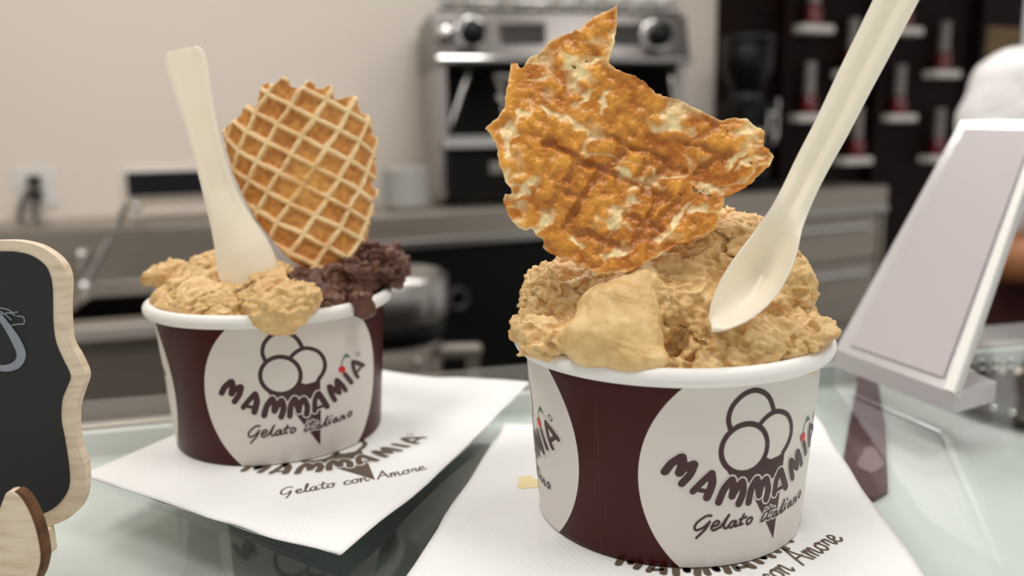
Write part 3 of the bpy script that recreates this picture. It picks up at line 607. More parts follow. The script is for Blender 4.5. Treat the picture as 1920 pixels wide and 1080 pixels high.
# ================================================================== NAPKINS
def napkin(name, label, quad, seed, lift, plies=3):
    q = [np.array(p, float) for p in quad]; ctr = sum(q)/4; t = Thing(name, label, 'napkin', (ctr[0], ctr[1], Z0)); n = 70
    def surf(u, v, k):
        j = lambda a, b, s: (vnoise(np.stack([a*9, b+0*a, s+0*a], -1), 1, seed+k)-.5)*.0022
        u2 = u; v2 = v
        X = ((1-u2)*(1-v2))[..., None]*q[0]+(u2*(1-v2))[..., None]*q[1]+(u2*v2)[..., None]*q[2]+((1-u2)*v2)[..., None]*q[3]
        e = np.minimum(np.minimum(u, 1-u), np.minimum(v, 1-v)); ed = np.clip(1-e/.03, 0, 1)[..., None]
        X = X+np.stack([j(v, .3, 1.), j(u, .7, 2.)], -1)*ed+(ctr-X)*(.006*k)
        P3 = np.concatenate([X, 0*X[..., :1]], -1)
        far = np.clip(np.minimum(np.hypot(X[..., 0]-C1[0], X[..., 1]-C1[1]), np.hypot(X[..., 0]-C2[0], X[..., 1]-C2[1]))/.045-1, 0, 1)
        z = -.0004*k+far*(vnoise(P3, 24, seed)*.0015+vnoise(P3, 60, seed+2)*.0006)+lift(u, v)*far-.00005
        return np.concatenate([X, (Z0+z)[..., None]], -1)
    U, Vv = np.meshgrid(np.linspace(0, 1, n), np.linspace(0, 1, n), indexing='ij')
    for k in range(plies):
        G = surf(U, Vv, k); V, Fc = [], []
        Q = G.copy(); Q[..., 2] -= .00022
        V = np.vstack([G.reshape(-1, 3), Q.reshape(-1, 3)]); m = n*n; i = np.arange(n-1)[:, None]*n+np.arange(n-1)[None]; i = i.ravel()
        f = np.stack([i, i+n, i+n+1, i+1], 1); F2 = np.vstack([f, f[:, ::-1]+m]).tolist()
        ringi = list(range(n))+[a*n+n-1 for a in range(1, n)]+[(n-1)*n+b for b in range(n-2, -1, -1)]+[a*n for a in range(n-2, 0, -1)]
        for a in range(len(ringi)): p, r = ringi[a], ringi[(a+1) % len(ringi)]; F2.append([p, p+m, r+m, r])
        t.part('napkin_ply', (V, F2), 'napkin', True)
    from mathutils.bvhtree import BVHTree
    G = surf(U, Vv, 0); i = (np.arange(n-1)[:, None]*n+np.arange(n-1)[None]).ravel(); f = np.stack([i, i+n, i+n+1, i+1], 1)
    tree = BVHTree.FromPolygons(G.reshape(-1, 3).tolist(), f.tolist())
    def drape(XY, up):
        out = []
        for x, y in XY:
            h = tree.ray_cast(Vector((x, y, Z0+.1)), Vector((0, 0, -1))); out.append((x, y, (h[0].z if h[0] else Z0)+up))
        return out
    return t, drape
GL = {'G': ([[(1.3, 1.7), (1.0, 2.0), (.4, 1.6), (.1, .8), (.3, .3), (.8, .5), (1.1, 1.0), (.9, .2), (.5, -.6)]], 1.4), 'e': ([[(.1, .45), (.5, .6), (.55, .9), (.3, 1.), (.05, .55), (.15, .1), (.4, 0), (.75, .25)]], .75),
      'l': ([[(0, .2), (.35, 1.), (.6, 1.9), (.5, 2.), (.3, 1.3), (.15, .3), (.3, 0), (.55, .25)]], .55), 'a': ([[(.7, .9), (.4, 1.), (.05, .5), (.15, .05), (.4, .1), (.75, 1.), (.6, .3), (.7, 0), (.95, .25)]], .95),
      't': ([[(.5, 1.8), (.25, .6), (.2, .15), (.4, 0), (.65, .25)], [(.05, 1.15), (.75, 1.3)]], .65), 'o': ([[(.5, 1.), (.15, .8), (.05, .3), (.3, 0), (.6, .25), (.65, .75), (.5, 1.), (.85, .9)]], .85),
      'c': ([[(.65, .8), (.45, 1.), (.1, .6), (.1, .15), (.35, 0), (.75, .25)]], .75), 'n': ([[(.1, 1.), (0., 0)], [(0, .3), (.3, .9), (.55, 1.), (.5, .3), (.6, 0), (.85, .25)]], .9),
      'm': ([[(.1, 1.), (0, 0)], [(0, .3), (.3, .95), (.47, .9), (.4, 0)], [(.4, .3), (.7, .95), (.9, .95), (.82, .2), (.95, 0), (1.2, .25)]], 1.2), 'r': ([[(.05, .3), (.3, 1.), (.3, .85), (.6, .9), (.5, .3), (.6, 0), (.8, .25)]], .8),
      'A': ([[(0, 0), (.5, 1.1), (.9, 2.)], [(.9, 2.), (1., 1.), (1.15, 0)], [(.3, .75), (1.15, .8)]], 1.35), ' ': ([], .7)}
def script_text(s, wd=.2):
    x = 0; out = []
    for ch in s:
        g, adv = GL[ch]
        for p in g: out.append(ribbon([(a+x, b) for a, b in p], wd, 4))
        x += adv*1.06
    return out, x
def sim2(a0, a1, b0, b1):
    """similarity sending a0->b0, a1->b1"""
    z = complex(*(np.asarray(b1)-b0))/complex(*(np.asarray(a1)-a0))
    return lambda V: np.stack([(b0[0]+((V[:, 0]-a0[0])*z.real-(V[:, 1]-a0[1])*z.imag)), (b0[1]+((V[:, 0]-a0[0])*z.imag+(V[:, 1]-a0[1])*z.real))], 1)
gz = lambda x, y: on_z(x, y, Z0+.0008)[:2]
nl, dl = napkin('paper_napkin', 'white paper napkin with printed logo under the two gelato cup', [(-.1555, .2658), (-.049, .2015), (.0066, .3447), (-.098, .402)], 3,
                lambda u, v: .0035*np.clip(u*v*1.6-.55, 0, 1)+.003*np.clip(u-.7, 0, 1)*2*(1-v)+.003*np.clip(v-.8, 0, 1)*3)
nr, dr = napkin('paper_napkin', 'white paper napkin under the cup heaped with hazelnut gelato', [(-.042, .135), (.098, .135), (.1235, .316), (-.004, .3065)], 9, lambda u, v: .002*np.clip(.12-u, 0, 1)*6)
def logo_plane():
    out = {}
    for key in ('emblem', 'white', 'dark'):
        V, Fc = merge2([([(a, b, 0) for a, b in v], f) for v, f in LOGO_N[key]]); V = np.array(V)[:, :2]; ph, vv = logo_uv(V); out[key] = (np.c_[ph*.042, vv], Fc)
    return out
LOGO_N = logo_layers(False); LP = logo_plane()
a0 = np.array(logo_uv(np.array([(140, 525.)]))).ravel()*(.042, 1); a1 = np.array(logo_uv(np.array([(1155, 325.)]))).ravel()*(.042, 1)
TL = sim2(a0, a1, gz(458, 878), gz(792, 820))
txt, txw = script_text('Gelato con Amore'); tV, tF = merge2([([(a, b, 0) for a, b in v], f) for v, f in txt]); tV = np.array(tV)[:, :2]
TT = sim2((0, 0), (txw, .3), gz(526, 930), gz(800, 880))
# the right napkin carries the same print, turned
b0, b1 = TT(np.array([(txw*.40, 0.)]))[0], TT(np.array([(txw, .3)]))[0]
TR_ = sim2(b0, b1, gz(1446, 1092), gz(1576, 1004))
TL2 = sim2(a0, a1, gz(1160, 1052), gz(1480, 1010))
for th_, dr_, T2, TG in ((nl, dl, None, TL), (nr, dr, TR_, TL2)):
    f2 = T2 or (lambda V: V)
    for nm, key, up, m in (('cone_emblem', 'emblem', .00008, 'inkbrown'), ('lettering_outline', 'white', .00013, 'napkin'), ('lettering', 'dark', .00018, 'inkbrown'))[0 if T2 is None else 2:]:
        V, Fc = LP[key]; th_.part(nm, (dr_(TG(V), up), Fc), m)
    th_.part('script_lettering', (dr_(f2(TT(tV)), .0001), tF), 'inkbrown')
sp = gz(992, 902); bm2 = [(sp[0]+r*math.cos(a), sp[1]+r*math.sin(a)*1.3) for a, r in zip(np.linspace(0, 2*math.pi, 24, endpoint=False), .0020+.0034*vnoise(np.c_[np.arange(24), np.zeros(24), np.zeros(24)], .5, 4))]
nr.part('gelato_stain', (dr(bm2, .00012), [list(range(24))]), 'stain')

# ================================================================== CHALKBOARD
YB = .2135
k6 = 1.636
OUT_B = [(-20, 52), (50, 52), (110, 65), (150, 85), (180, 110), (200, 140), (208, 180), (205, 250), (208, 320), (215, 365), (240, 410), (262, 465), (250, 510), (235, 560), (232, 610), (240, 680), (260, 740), (262, 810), (250, 860), (215, 900), (160, 925), (110, 938), (50, 944), (-20, 946)]
INN_B = [(-20, 85), (40, 85), (90, 95), (130, 120), (150, 150), (160, 200), (162, 300), (170, 360), (190, 410), (215, 465), (205, 500), (190, 540), (187, 600), (198, 660), (210, 740), (212, 800), (195, 840), (160, 875), (105, 897), (50, 905), (-20, 908)]
def board_poly(L, Y, cx=-.182):
    R = [on_y(a/k6, 420+b/k6, Y) for a, b in catmull(L, 4)]
    R = [p for p in R]; Lf = [np.array([2*cx-p[0], p[1], p[2]]) for p in R[::-1]]; return R+Lf
cb_ = Thing('chalkboard_sign', 'small black chalkboard with bracket shaped pale wooden border on feet', 'sign', (-.182, YB, Z0))
cb_.part('wooden_board', prism(board_poly(OUT_B, YB), (0, .003, 0)), 'plywood')
cb_.part('slate_face', prism(board_poly(INN_B, YB-.0003), (0, .0005, 0)), 'slate')
def onb(P): P = np.array(P); return [tuple(p) for p in on_y_arr(P[:, 0]/2.159, 280+P[:, 1]/2.159, np.full(len(P), YB-.0006))]
ck = [ribbon([(-60, 640), (-20, 655), (20, 705), (62, 770), (86, 830), (66, 872), (10, 886), (-60, 860)], [14, 20, 26, 36, 38, 34, 26, 18])]
cV, cF = merge2([([(a, b, 0) for a, b in v], f) for v, f in ck]); cb_.part('chalk_letter', (onb(np.array(cV)[:, :2]), cF), 'chalk')
ck = [ribbon(p, 5) for p in ([(-10, 640), (30, 648), (50, 660), (70, 658)], [(0, 668), (40, 662), (60, 672)], [(70, 675), (95, 680), (96, 705), (70, 708), (48, 712)], [(0, 655), (20, 668), (45, 690)])]
cV, cF = merge2([([(a, b, 0) for a, b in v], f) for v, f in ck]); cb_.part('chalk_smudge', (onb(np.array(cV)[:, :2]), cF), 'chalk')
# half-moon wooden feet gripping the board edge on
FT = [(18, 826), (38, 823), (60, 840), (85, 880), (105, 930), (118, 985), (122, 1030), (112, 1075), (100, 1100)]
YF = .1905
for cx in (None, -.182):
    R = [on_y(a/k6, 420+b/k6, YF) for a, b in catmull(FT, 4)]
    zb = Z0-.0008; R = [p for p in R if p[2] > zb+.0003]; xr = R[-1][0]
    R += [np.array([xr-.002, YF, zb]), np.array([xr-.055, YF, zb])]; R += [np.array([xr-.058, YF, Z0+.004]), np.array([R[0][0]-.028, YF, Z0+.012]), np.array([R[0][0]-.006, YF, R[0][2]-.012])]
    if cx: R = [np.array([2*cx-p[0], p[1], p[2]]) for p in R][::-1]
    ft = cb_.part('foot', prism(R, (0, .0032, 0)), 'plywood')
    R2 = np.array(R); c2 = R2.mean(0); cb_.part('burnt_edge', prism([tuple((p-c2)*1.0+c2+np.array([.0012*(1 if not cx else -1), 0, 0])) for p in R2], (0, .0028, 0)), 'burnt', parent=None).location = (0, .0004, 0)
    cb_.part('foot_arm', box((R2[:, 0].mean()+(-.006 if not cx else .006), (YF+YB)/2+.002, Z0+.003), (.004, YB-YF-.001, .0075), .0005), 'plywood')

# ================================================================== ACRYLIC SIGN HOLDER
BL = on_z(1566, 655, Z0+.008); BR = on_z(1790, 738, Z0+.008); e_ = (BR-BL)/np.linalg.norm(BR-BL); n_ = np.array([-e_[1], e_[0], 0]); al = math.radians(44)
pn = np.cross(e_, np.array([0, 0, 1])*math.cos(al)+n_*math.sin(al)); pn /= np.linalg.norm(pn)
TLp = on_plane(1802, 226, BL, pn); TRp = on_plane(1966, 226, BL, pn)
if pn@(CAM-BL) < 0: pn = -pn
sh = Thing('sign_holder', 'slanted clear acrylic sign holder with blank grey sheet on counter', 'sign holder', tuple((BL+BR)/2-np.array([0, 0, .009])))
sh.part('acrylic_panel', prism([BL, BR, TRp, TLp], -pn*.003), 'acrylic')
def lerp4(u, v): return (BL*(1-u)+BR*u)*(1-v)+(TLp*(1-u)+TRp*u)*v
sh.part('insert_sheet', prism([lerp4(u, v)+pn*.0006 for u, v in ((.12, .03), (.90, .03), (.90, .955), (.12, .955))], pn*.0004), 'insert')
sh.part('panel_edge', prism([lerp4(u, v)+pn*.0012 for u, v in ((.935, 0), (1.0, 0), (1.0, 1), (.935, 1))], -pn*.0045), 'white')
fz = Z0-.0008
FB = [BL*1, BR*1, on_z(1868, 716, Z0+.008), on_z(1790, 680, Z0+.008)]
FB = [np.array([p[0], p[1], Z0+.008]) for p in FB]
sh.part('foot', prism([np.array([p[0], p[1], fz]) for p in FB], (0, 0, .0088)), 'acrylic')

# beaded metal dish behind the holder
dc = on_z(1985, 746, LZ+.004)
dt = Thing('metal_dish', 'dark metal dish with rows of shiny beads under the glass beside the sign holder', 'dish', (dc[0], dc[1], LZ+.0003))
dt.part('bowl', lathe([(0, .002), (.040, .002), (.046, .003), (.051, .0055), (.053, .006), (.0545, .005), (.049, .001), (.044, 0), (0, 0)], 64), 'bead', True, world=False)
bd_ = lathe([(0, -.0022)]+[(.0022*math.cos(a), .0022*math.sin(a)) for a in np.linspace(-1.3, 1.3, 7)]+[(0, .0022)], 10); bdm = None
for rr, zz, nn in ((.0530, .0075, 40), (.046, .0052, 34)):
    for i in range(nn):
        a = 2*math.pi*i/nn
        if bdm is None: ob = dt.part('bead', bd_, 'chrome', True, world=False); bdm = ob.data
        else: ob = bpy.data.objects.new('bead', bdm); COL.objects.link(ob); ob.parent = dt.o
        ob.location = (rr*math.cos(a), rr*math.sin(a), zz)

# ================================================================== SINK SIDE
SZ = .89
sf0 = on_z(128, 618, SZ); sf1 = on_z(290, 606, SZ); sd = (sf1-sf0)/np.linalg.norm(sf1-sf0); SYAW = math.atan2(sd[1], sd[0]); sn = np.array([-sd[1], sd[0], 0])
so = sf0
def sbox(a0, a1, b0, b1, z0, z1, bev=0):
    c = so+sd*(a0+a1)/2+sn*(b0+b1)/2; return box((c[0], c[1], (z0+z1)/2), (a1-a0, b1-b0, z1-z0), bev, 2, SYAW)
sk = Thing('sink_unit', 'stainless steel hand sink unit with raised backsplash below the wall', 'sink', tuple(so+sd*.2+sn*.28-np.array([0, 0, SZ])))
ba0, ba1, bb0, bb1 = -.05, .33, .09, .42
sk.part('sink_deck', merge(sbox(-.40, ba0, 0, .53, SZ-.025, SZ), sbox(ba1, .38, 0, .53, SZ-.025, SZ), sbox(ba0, ba1, 0, bb0, SZ-.025, SZ), sbox(ba0, ba1, bb1, .53, SZ-.025, SZ)), 'steel')
sk.part('basin', merge(sbox(ba0, ba0+.008, bb0, bb1, SZ-.2, SZ-.003), sbox(ba1-.008, ba1, bb0, bb1, SZ-.2, SZ-.003), sbox(ba0, ba1, bb0, bb0+.008, SZ-.2, SZ-.003), sbox(ba0, ba1, bb1-.008, bb1, SZ-.2, SZ-.003), sbox(ba0, ba1, bb0, bb1, SZ-.208, SZ-.2)), 'bead')
sk.part('front_edge', sbox(-.40, .38, -.012, 0, SZ-.028, SZ+.003, .003), 'sinkedge')
sk.part('back_ledge', sbox(-.40, .38, .50, .53, SZ, SZ+.02, .003), 'chromesoft')
sk.part('backsplash', sbox(-.40, .38, .53, .548, SZ, SZ+.165, .003), 'steel')
lq = [so+sd*a+sn*.55 for a in (-.40, .38)]; lq2 = [q-WN*((q-W0)@WN-.004) for q in lq[::-1]]
sk.part('rear_ledge', prism([np.array([q[0], q[1], SZ+.15]) for q in lq+lq2], (0, 0, .02)), 'steel')
sk.part('apron_panel', sbox(-.39, .37, .03, .045, .1, SZ-.03), 'steel')
for a in (-.37, .34):
    for b in (.05, .48): sk.part('leg', sbox(a, a+.03, b, b+.03, 0, SZ-.025), 'steel')
fb = on_z(158, 545, SZ); ft = Thing('sink_faucet', 'chrome gooseneck faucet leaning over the steel sink', 'faucet', tuple(fb))
p_top = on_plane(238, 385, fb+np.array([0, .06, 0]), np.array([0, 1., 0])); p_mid = on_plane(195, 470, fb+np.array([0, .03, 0]), np.array([0, 1., 0]))
ft.part('base', lathe([(0, 0), (.024, 0), (.024, .012), (.016, .03), (0, .03)], 24, tuple(fb)), 'chrome', True)
ft.part('spout', tube([fb+np.array([0, 0, .02]), p_mid, p_top, p_top+np.array([.05, -.05, -.005])], [.013, .011, .011, .012]), 'chrome', True)
kp = on_plane(152, 478, fb, np.array([0, 1., 0])); ft.part('lever', tube([fb+np.array([-.01, 0, .03]), kp], .008, smooth_n=0), 'chrome', True)
ft.part('lever_knob', lathe([(0, -.015), (.016, -.012), (.02, 0), (.016, .012), (0, .015)], 20, tuple(kp)), 'chrome', True)
# wall outlet with two plugs
s1, z1 = px_wall(67, 350, .004)
ot = Thing('wall_outlet', 'white wall outlet with two dark plugs above the sink', 'outlet', tuple(wall_pt(s1, z1-.06)))
ot.part('cover_plate', wbox(s1-.055, s1+.055, z1-.06, z1+.058, 0, .007, .002), 'white')
for dz in (.018, -.025): ot.part('socket', wbox(s1-.018, s1+.018, z1+dz-.014, z1+dz+.014, .007, .009, .001), 'porcelain')
for (dz, lab, pa) in ((.018, 'dark plug in the upper socket with looping grey cord', [(60, 350), (42, 380), (36, 420), (45, 450), (70, 480)]), (-.025, 'dark plug in the lower socket with hanging grey cord', [(68, 378), (66, 400), (75, 430), (92, 455), (110, 480)])):
    pt = Thing('power_plug', lab, 'plug', tuple(wall_pt(s1, z1+dz-.012, .01)))
    pt.part('plug_body', wbox(s1-.017, s1+.017, z1+dz-.015, z1+dz+.015, .0095, .045, .005), 'black')
    pt.part('cord', tube([wall_pt(s1, z1+dz, .045)]+[wall_pt(*px_wall(a, b, .04), .04) for a, b in pa], .008), mat('grey_cord', srgb(95, 90, 88), .5), True)
a_, za = px_wall(236, 322, .03); b_, zb = px_wall(420, 352, .03)
tp = Thing('wall_panel', 'black glossy strip panel with pale edge on the cream wall', 'panel', tuple(wall_pt((a_+b_)/2, zb-.02)))
tp.part('backing', wbox(a_-.006, b_+.006, zb-.022, za+.004, 0, .02, .003), 'white'); tp.part('black_face', wbox(a_, b_, zb-.016, za-.003, .02, .03, .002), 'navy')

# ================================================================== BENCH, CABINETS
BZ = 1.065
p0 = on_z(705, 404, BZ); p1 = on_z(1500, 357, BZ); bdv = (p1-p0)/np.linalg.norm(p1-p0); BYAW = math.atan2(bdv[1], bdv[0]); bn = np.array([-bdv[1], bdv[0], 0])
def bbox(a0, a1, b0, b1, z0, z1, bev=0):
    c = p0+bdv*(a0+a1)/2+bn*(b0+b1)/2; return box((c[0], c[1], (z0+z1)/2), (a1-a0, b1-b0, z1-z0), bev, 2, BYAW)
def bpx(x, y, b=0): p = on_plane(x, y, p0+bn*b, bn); return (p-p0)@bdv, p[2]
BE = bpx(1662, 360)[0]; s_bl = bpx(1385, 480)[0]
bt = Thing('work_bench', 'stainless steel raised work bench under the espresso machine', 'bench', tuple(p0+bdv*.7+bn*.2-np.array([0, 0, BZ])))
bt.part('bench_top', bbox(-.12, BE, 0, .40, BZ-.05, BZ, .004), 'steel')
bt.part('front_band', bbox(-.12, BE, -.008, 0, BZ-.10, BZ-.002, .003), 'steel')
bt.part('lip', bbox(-.12, BE, -.016, -.008, BZ-.104, BZ-.078, .003), 'chromesoft')
bt.part('end_panel', bbox(-.12, -.10, .0, .4, 0, BZ-.05), 'steel')
bt.part('end_panel', bbox(BE-.02, BE, .0, .4, 0, BZ-.05), 'steel')
fr = Thing('bar_fridge', 'black under bench refrigerator with round dark handle', 'refrigerator', tuple(p0+bdv*(s_bl-.1)/2+bn*.2-np.array([0, 0, BZ])))
fr.part('cabinet', bbox(-.09, s_bl-.01, .02, .38, .02, BZ-.105), 'blackpanel')
for a, b in ((-.08, (s_bl-.1)/2-.005), ((s_bl-.1)/2+.005, s_bl-.015)): fr.part('door', bbox(a, b, .0, .02, .08, BZ-.115, .004), 'blackpanel')
hs, hz = bpx(857, 560, -.005); hp = p0+bdv*hs-bn*.012; hr = lathe([(.030+.009*math.cos(t), .008*math.sin(t)) for t in np.linspace(0, 2*math.pi, 12, endpoint=False)], 30, (0, 0, 0), 'y', True)
Rm = np.array(Matrix.Rotation(BYAW, 3, 'Z')); fr.part('ring_handle', ((np.array(hr[0])@Rm.T+np.array([hp[0], hp[1], hz])), hr[1]), 'case', True)
stc = Thing('steel_cabinet', 'stainless steel drawer cabinet beside the black refrigerator', 'cabinet', tuple(p0+bdv*(s_bl+BE)/2+bn*.2-np.array([0, 0, BZ])))
stc.part('cabinet_body', bbox(s_bl, BE-.025, .02, .38, .02, BZ-.105), 'steel')
for z0, z1 in ((BZ-.29, BZ-.115), (BZ-.55, BZ-.30), (.1, BZ-.56)):
    d_ = stc.part('drawer', bbox(s_bl+.01, BE-.035, 0, .02, z0, z1, .006), 'steel'); stc.part('drawer_handle', bbox(s_bl+.10, BE-.12, -.03, 0, z1-.05, z1-.03, .006), 'chrome', parent=d_)

# ================================================================== ESPRESSO MACHINE  (local x right, y back, z up)
em_c = on_plane(1064, 300, p0+bn*.03, bn); EYAW = math.radians(13); EWp = .84
et = Thing('espresso_machine', 'chrome two group espresso machine with black base on the bench', 'coffee machine', (em_c[0], em_c[1], BZ), EYAW)
W2 = EWp/2
E_ = lambda n, vf, m, sm=False, p=None: et.part(n, vf, m, sm, False, p)
for sx in (-1, 1):
    for y in (.05, .33): E_('foot', lathe([(0, 0), (.022, 0), (.018, .03), (0, .03)], 16, (sx*(W2-.08), y, 0)), 'black', True)
E_('base', box((0, .2, .105), (EWp-.06, .36, .15), .01), 'black')
E_('badge', box((-.20, .017, .12), (.11, .006, .035), .002), 'chromesoft')
E_('drip_tray', box((0, .13, .200), (EWp-.03, .30, .035), .006), 'chrome')
for i in range(9): E_('grate_bar', box((0, .01+.03*i, .220), (EWp-.08, .012, .006)), 'chrome')
E_('back_panel', box((0, .345, .33), (EWp-.05, .03, .24)), 'black')
for sx in (-1, 1): E_('side_panel', merge(box((sx*(W2-.02), .19, .33), (.035, .36, .27), .008), box((sx*(W2-.02), .20, .13), (.03, .3, .2), .008)), 'chromesoft')
E_('upper_body', prism([(-W2, y, z) for y, z in ((-.01, .455), (.03, .60), (.40, .60), (.40, .43), (.03, .43))], (EWp, 0, 0)), 'machine')
E_('front_rail', box((0, -.02, .452), (EWp, .03, .022), .008), 'chrome')
E_('top_tray', box((0, .21, .605), (EWp-.04, .36, .012)), 'black')
E_('cup_rail', merge(tube([(-W2+.02, .03, .63), (W2-.02, .03, .63)], .006, 8, 0), *[tube([(x, .03, .60), (x, .03, .63)], .005, 8, 0) for x in np.linspace(-W2+.03, W2-.03, 6)]), 'chrome', True)
tl = math.atan2(.04, .145)
def fpt(x, z): return np.array([x, -.01+.04*(z-.455)/.145, z])
for x in (-.305, .305):
    c = fpt(x, .53); E_('knob_collar', lathe([(0, 0), (.058, 0), (.058, -.008), (.048, -.012), (0, -.012)], 32, tuple(c), 'y'), 'chrome', True)
    E_('steam_knob', lathe([(0, 0), (.036, 0), (.038, -.035), (.032, -.05), (0, -.05)], 32, tuple(c+np.array([0, -.012, 0])), 'y'), 'black', True)
c = fpt(-.385, .53); E_('side_cap', lathe([(0, 0), (.03, 0), (.03, -.015), (.02, -.026), (0, -.028)], 32, tuple(c), 'y'), 'chrome', True)
for x in (-.14, .19):
    c = fpt(x, .53); kp_ = E_('keypad', box(tuple(c+np.array([0, -.003, 0])), (.15, .010, .075), .004), 'machine')
    for dx in (-.045, -.015, .015, .045):
        for dz in (-.018, .018): E_('button', lathe([(0, 0), (.012, 0), (.012, -.004), (0, -.005)], 16, tuple(c+np.array([dx, -.008, dz])), 'y'), 'case', True, kp_)
for x in (-.19, .15):
    E_('group_head', lathe([(0, .43), (.045, .43), (.045, .40), (.036, .39), (.036, .365), (0, .365)], 32, (x, .10, 0)), 'chrome', True)
    pf = E_('portafilter', lathe([(0, .365), (.036, .365), (.034, .335), (.012, .325), (0, .325)], 32, (x, .10, 0)), 'chrome', True)
    E_('handle', tube([(x, .065, .345), (x, -.02, .34), (x, -.075, .33)], [.009, .014, .013]), 'black', True, pf)
    E_('spout', tube([(x, .10, .328), (x, .09, .31), (x, .085, .295)], .007), 'chrome', True, pf)
for x, dx in ((-.33, -.05), (.36, .03)): E_('steam_wand', tube([(x+.02, .05, .43), (x+.01, .03, .40), (x+dx, .01, .25)], [.009, .008, .006]), 'chrome', True)
E_('gauge', lathe([(0, 0), (.026, 0), (.026, -.012), (.022, -.014), (0, -.013)], 24, (.10, -.0, .41), 'y'), 'porcelain', True)
R_E = Matrix.Rotation(EYAW, 3, 'Z')
def em_world(x, y, z): v = R_E @ Vector((x, y, z)); return (em_c[0]+v.x, em_c[1]+v.y, BZ+v.z)
cup_v = lathe([(0, 0), (.020, 0), (.024, .004), (.034, .04), (.036, .055), (.0335, .055), (.031, .04), (.021, .007), (0, .006)], 24)
cme = None
for i in range(10):
    x = -.36+.08*i; loc = em_world(x, .10, .611)
    if cme is None: ob = link_mesh('coffee_cup', cup_v[0], cup_v[1], 'porcelain', None, (0, 0, 0), True); cme = ob.data
    else: ob = bpy.data.objects.new('coffee_cup', cme); COL.objects.link(ob)
    ob.location = loc; tag(ob, 'small white coffee cup in the row on top of the espresso machine', 'cup', 'coffee cups on the espresso machine')
# plates stacked beside the machine
plv = lathe([(0, 0), (.045, 0), (.05, .004), (.075, .014), (.076, .0165), (.073, .0165), (.05, .008), (0, .006)], 40)
pm = None
for cx, cy_off, n, lab in ((762, .16, 14, 'white plate in the stack beside the espresso machine'), (648, .16, 18, 'white plate in the stack behind the round wafer')):
    q = on_plane(cx, 395, p0+bn*cy_off, bn)
    for i in range(n):
        if pm is None: ob = link_mesh('plate', plv[0], plv[1], 'porcelain', None, (0, 0, 0), True); pm = ob.data
        else: ob = bpy.data.objects.new('plate', pm); COL.objects.link(ob)
        ob.location = (q[0]+random.uniform(-.001, .001), q[1], BZ+.0085*i); tag(ob, lab, 'plate', 'plates stacked beside the espresso machine' if cx == 762 else 'plates stacked behind the round wafer')
# coffee grinder
gp = on_plane(1400, 350, p0+bn*.2, bn); gt = Thing('coffee_grinder', 'black coffee grinder with wide hopper right of the espresso machine', 'grinder', (gp[0], gp[1], BZ), YAW)
g_ = lambda n, vf, m, sm=False: gt.part(n, vf, m, sm, False)
g_('base', box((0, 0, .015), (.17, .24, .03), .006), 'black'); g_('body', box((0, .03, .18), (.14, .16, .31), .02), 'black')
g_('collar', lathe([(0, .33), (.055, .33), (.06, .37), (0, .37)], 28, (0, .02, 0)), 'case', True)
g_('hopper', lathe([(0, .37), (.05, .37), (.095, .46), (.098, .56), (.09, .565), (0, .565)], 32, (0, .02, 0)), 'black', True); g_('lid', lathe([(0, .565), (.1, .565), (.1, .58), (.03, .59), (0, .59)], 32, (0, .02, 0)), 'case', True)
g_('dosing_fork', merge(box((.03, -.08, .20), (.012, .06, .05)), box((-.03, -.08, .20), (.012, .06, .05)), box((0, -.06, .225), (.07, .02, .012))), 'chromesoft'); g_('scale_frame', merge(box((.05, -.07, .29), (.05, .02, .012)), box((.03, -.07, .255), (.012, .02, .07)), box((.072, -.07, .27), (.010, .02, .15))), 'chrome'); g_('switch', box((0, -.055, .12), (.03, .01, .03), .002), 'case')

# ================================================================== BOTTLE RACK
ra, _ = px_wall(1345, 200, .02); rb, _ = px_wall(1905, 200, .02); OUTR = .10
rk = Thing('bottle_rack', 'tall dark brown wall rack with staggered white shelves', 'rack', tuple(wall_pt((ra+rb)/2, 0, .02)))
rk.part('back_board', wbox(ra, rb, 0.0, 2.6, .002, .02), 'darkwood')
for x in (1468, 1642, 1828): s_, _ = px_wall(x, 200, .05); rk.part('upright', wbox(s_-.02, s_+.02, 0, 2.59, .02, .07, .003), 'darkwood')
bs = [(0, 0), (.032, 0), (.034, .004), (.034, .062), (.028, .075)]
bprof_red = bs+[(.0275, .082), (0, .082)]; bprof_neck = [(0, .082), (.0265, .082), (.0235, .10), (.0225, .20), (.0235, .205), (.0235, .225), (0, .225)]
b1 = b2 = None
BOT = [(1538, 53, -14), (1708, 57, -14), (1612, 138, -16), (1780, 138, -14), (1527, 221, -12), (1697, 221, -14), (1612, 302, -8), (1770, 298, -14)]
DESC = ['red bottle on the white shelf nearest the grinder, topmost one', 'red bottle on the second column, upper white shelf', 'red bottle on a middle white shelf, hidden behind the spoon handle', 'red bottle on the white shelf next to the mustard panel', 'red bottle on the white shelf nearest the grinder, lower one', 'red bottle on the second column, lower white shelf', 'red bottle on the lowest white shelf beside the spoon handle', 'red bottle on the lowest white shelf behind the sign holder']
for (x, y, dx), lab in zip(BOT, DESC):
    s_, z_ = px_wall(x, y, OUTR); hw = .088
    rk.part('shelf', wbox(s_-hw, s_+hw, z_-.018, z_+.018, .02, OUTR, .008), 'shelf')
    sb, _ = px_wall(x+dx, y, OUTR-.04); lp = wall_pt(sb, z_+.018, .062)
    t = Thing('syrup_bottle', lab, 'bottle', tuple(lp), group='bottles on the dark rack')
    if b1 is None: b1 = t.part('bottle_body', lathe(bprof_red, 24), 'redglass', True, False).data; b2 = t.part('bottle_neck', lathe(bprof_neck, 24), 'greyglass', True, False).data
    else:
        for nm, d in (('bottle_body', b1), ('bottle_neck', b2)): o = bpy.data.objects.new(nm, d); COL.objects.link(o); o.parent = t.o
ga, gz1 = px_wall(1828, 48, .03); gb, gz0 = px_wall(1902, 215, .03)
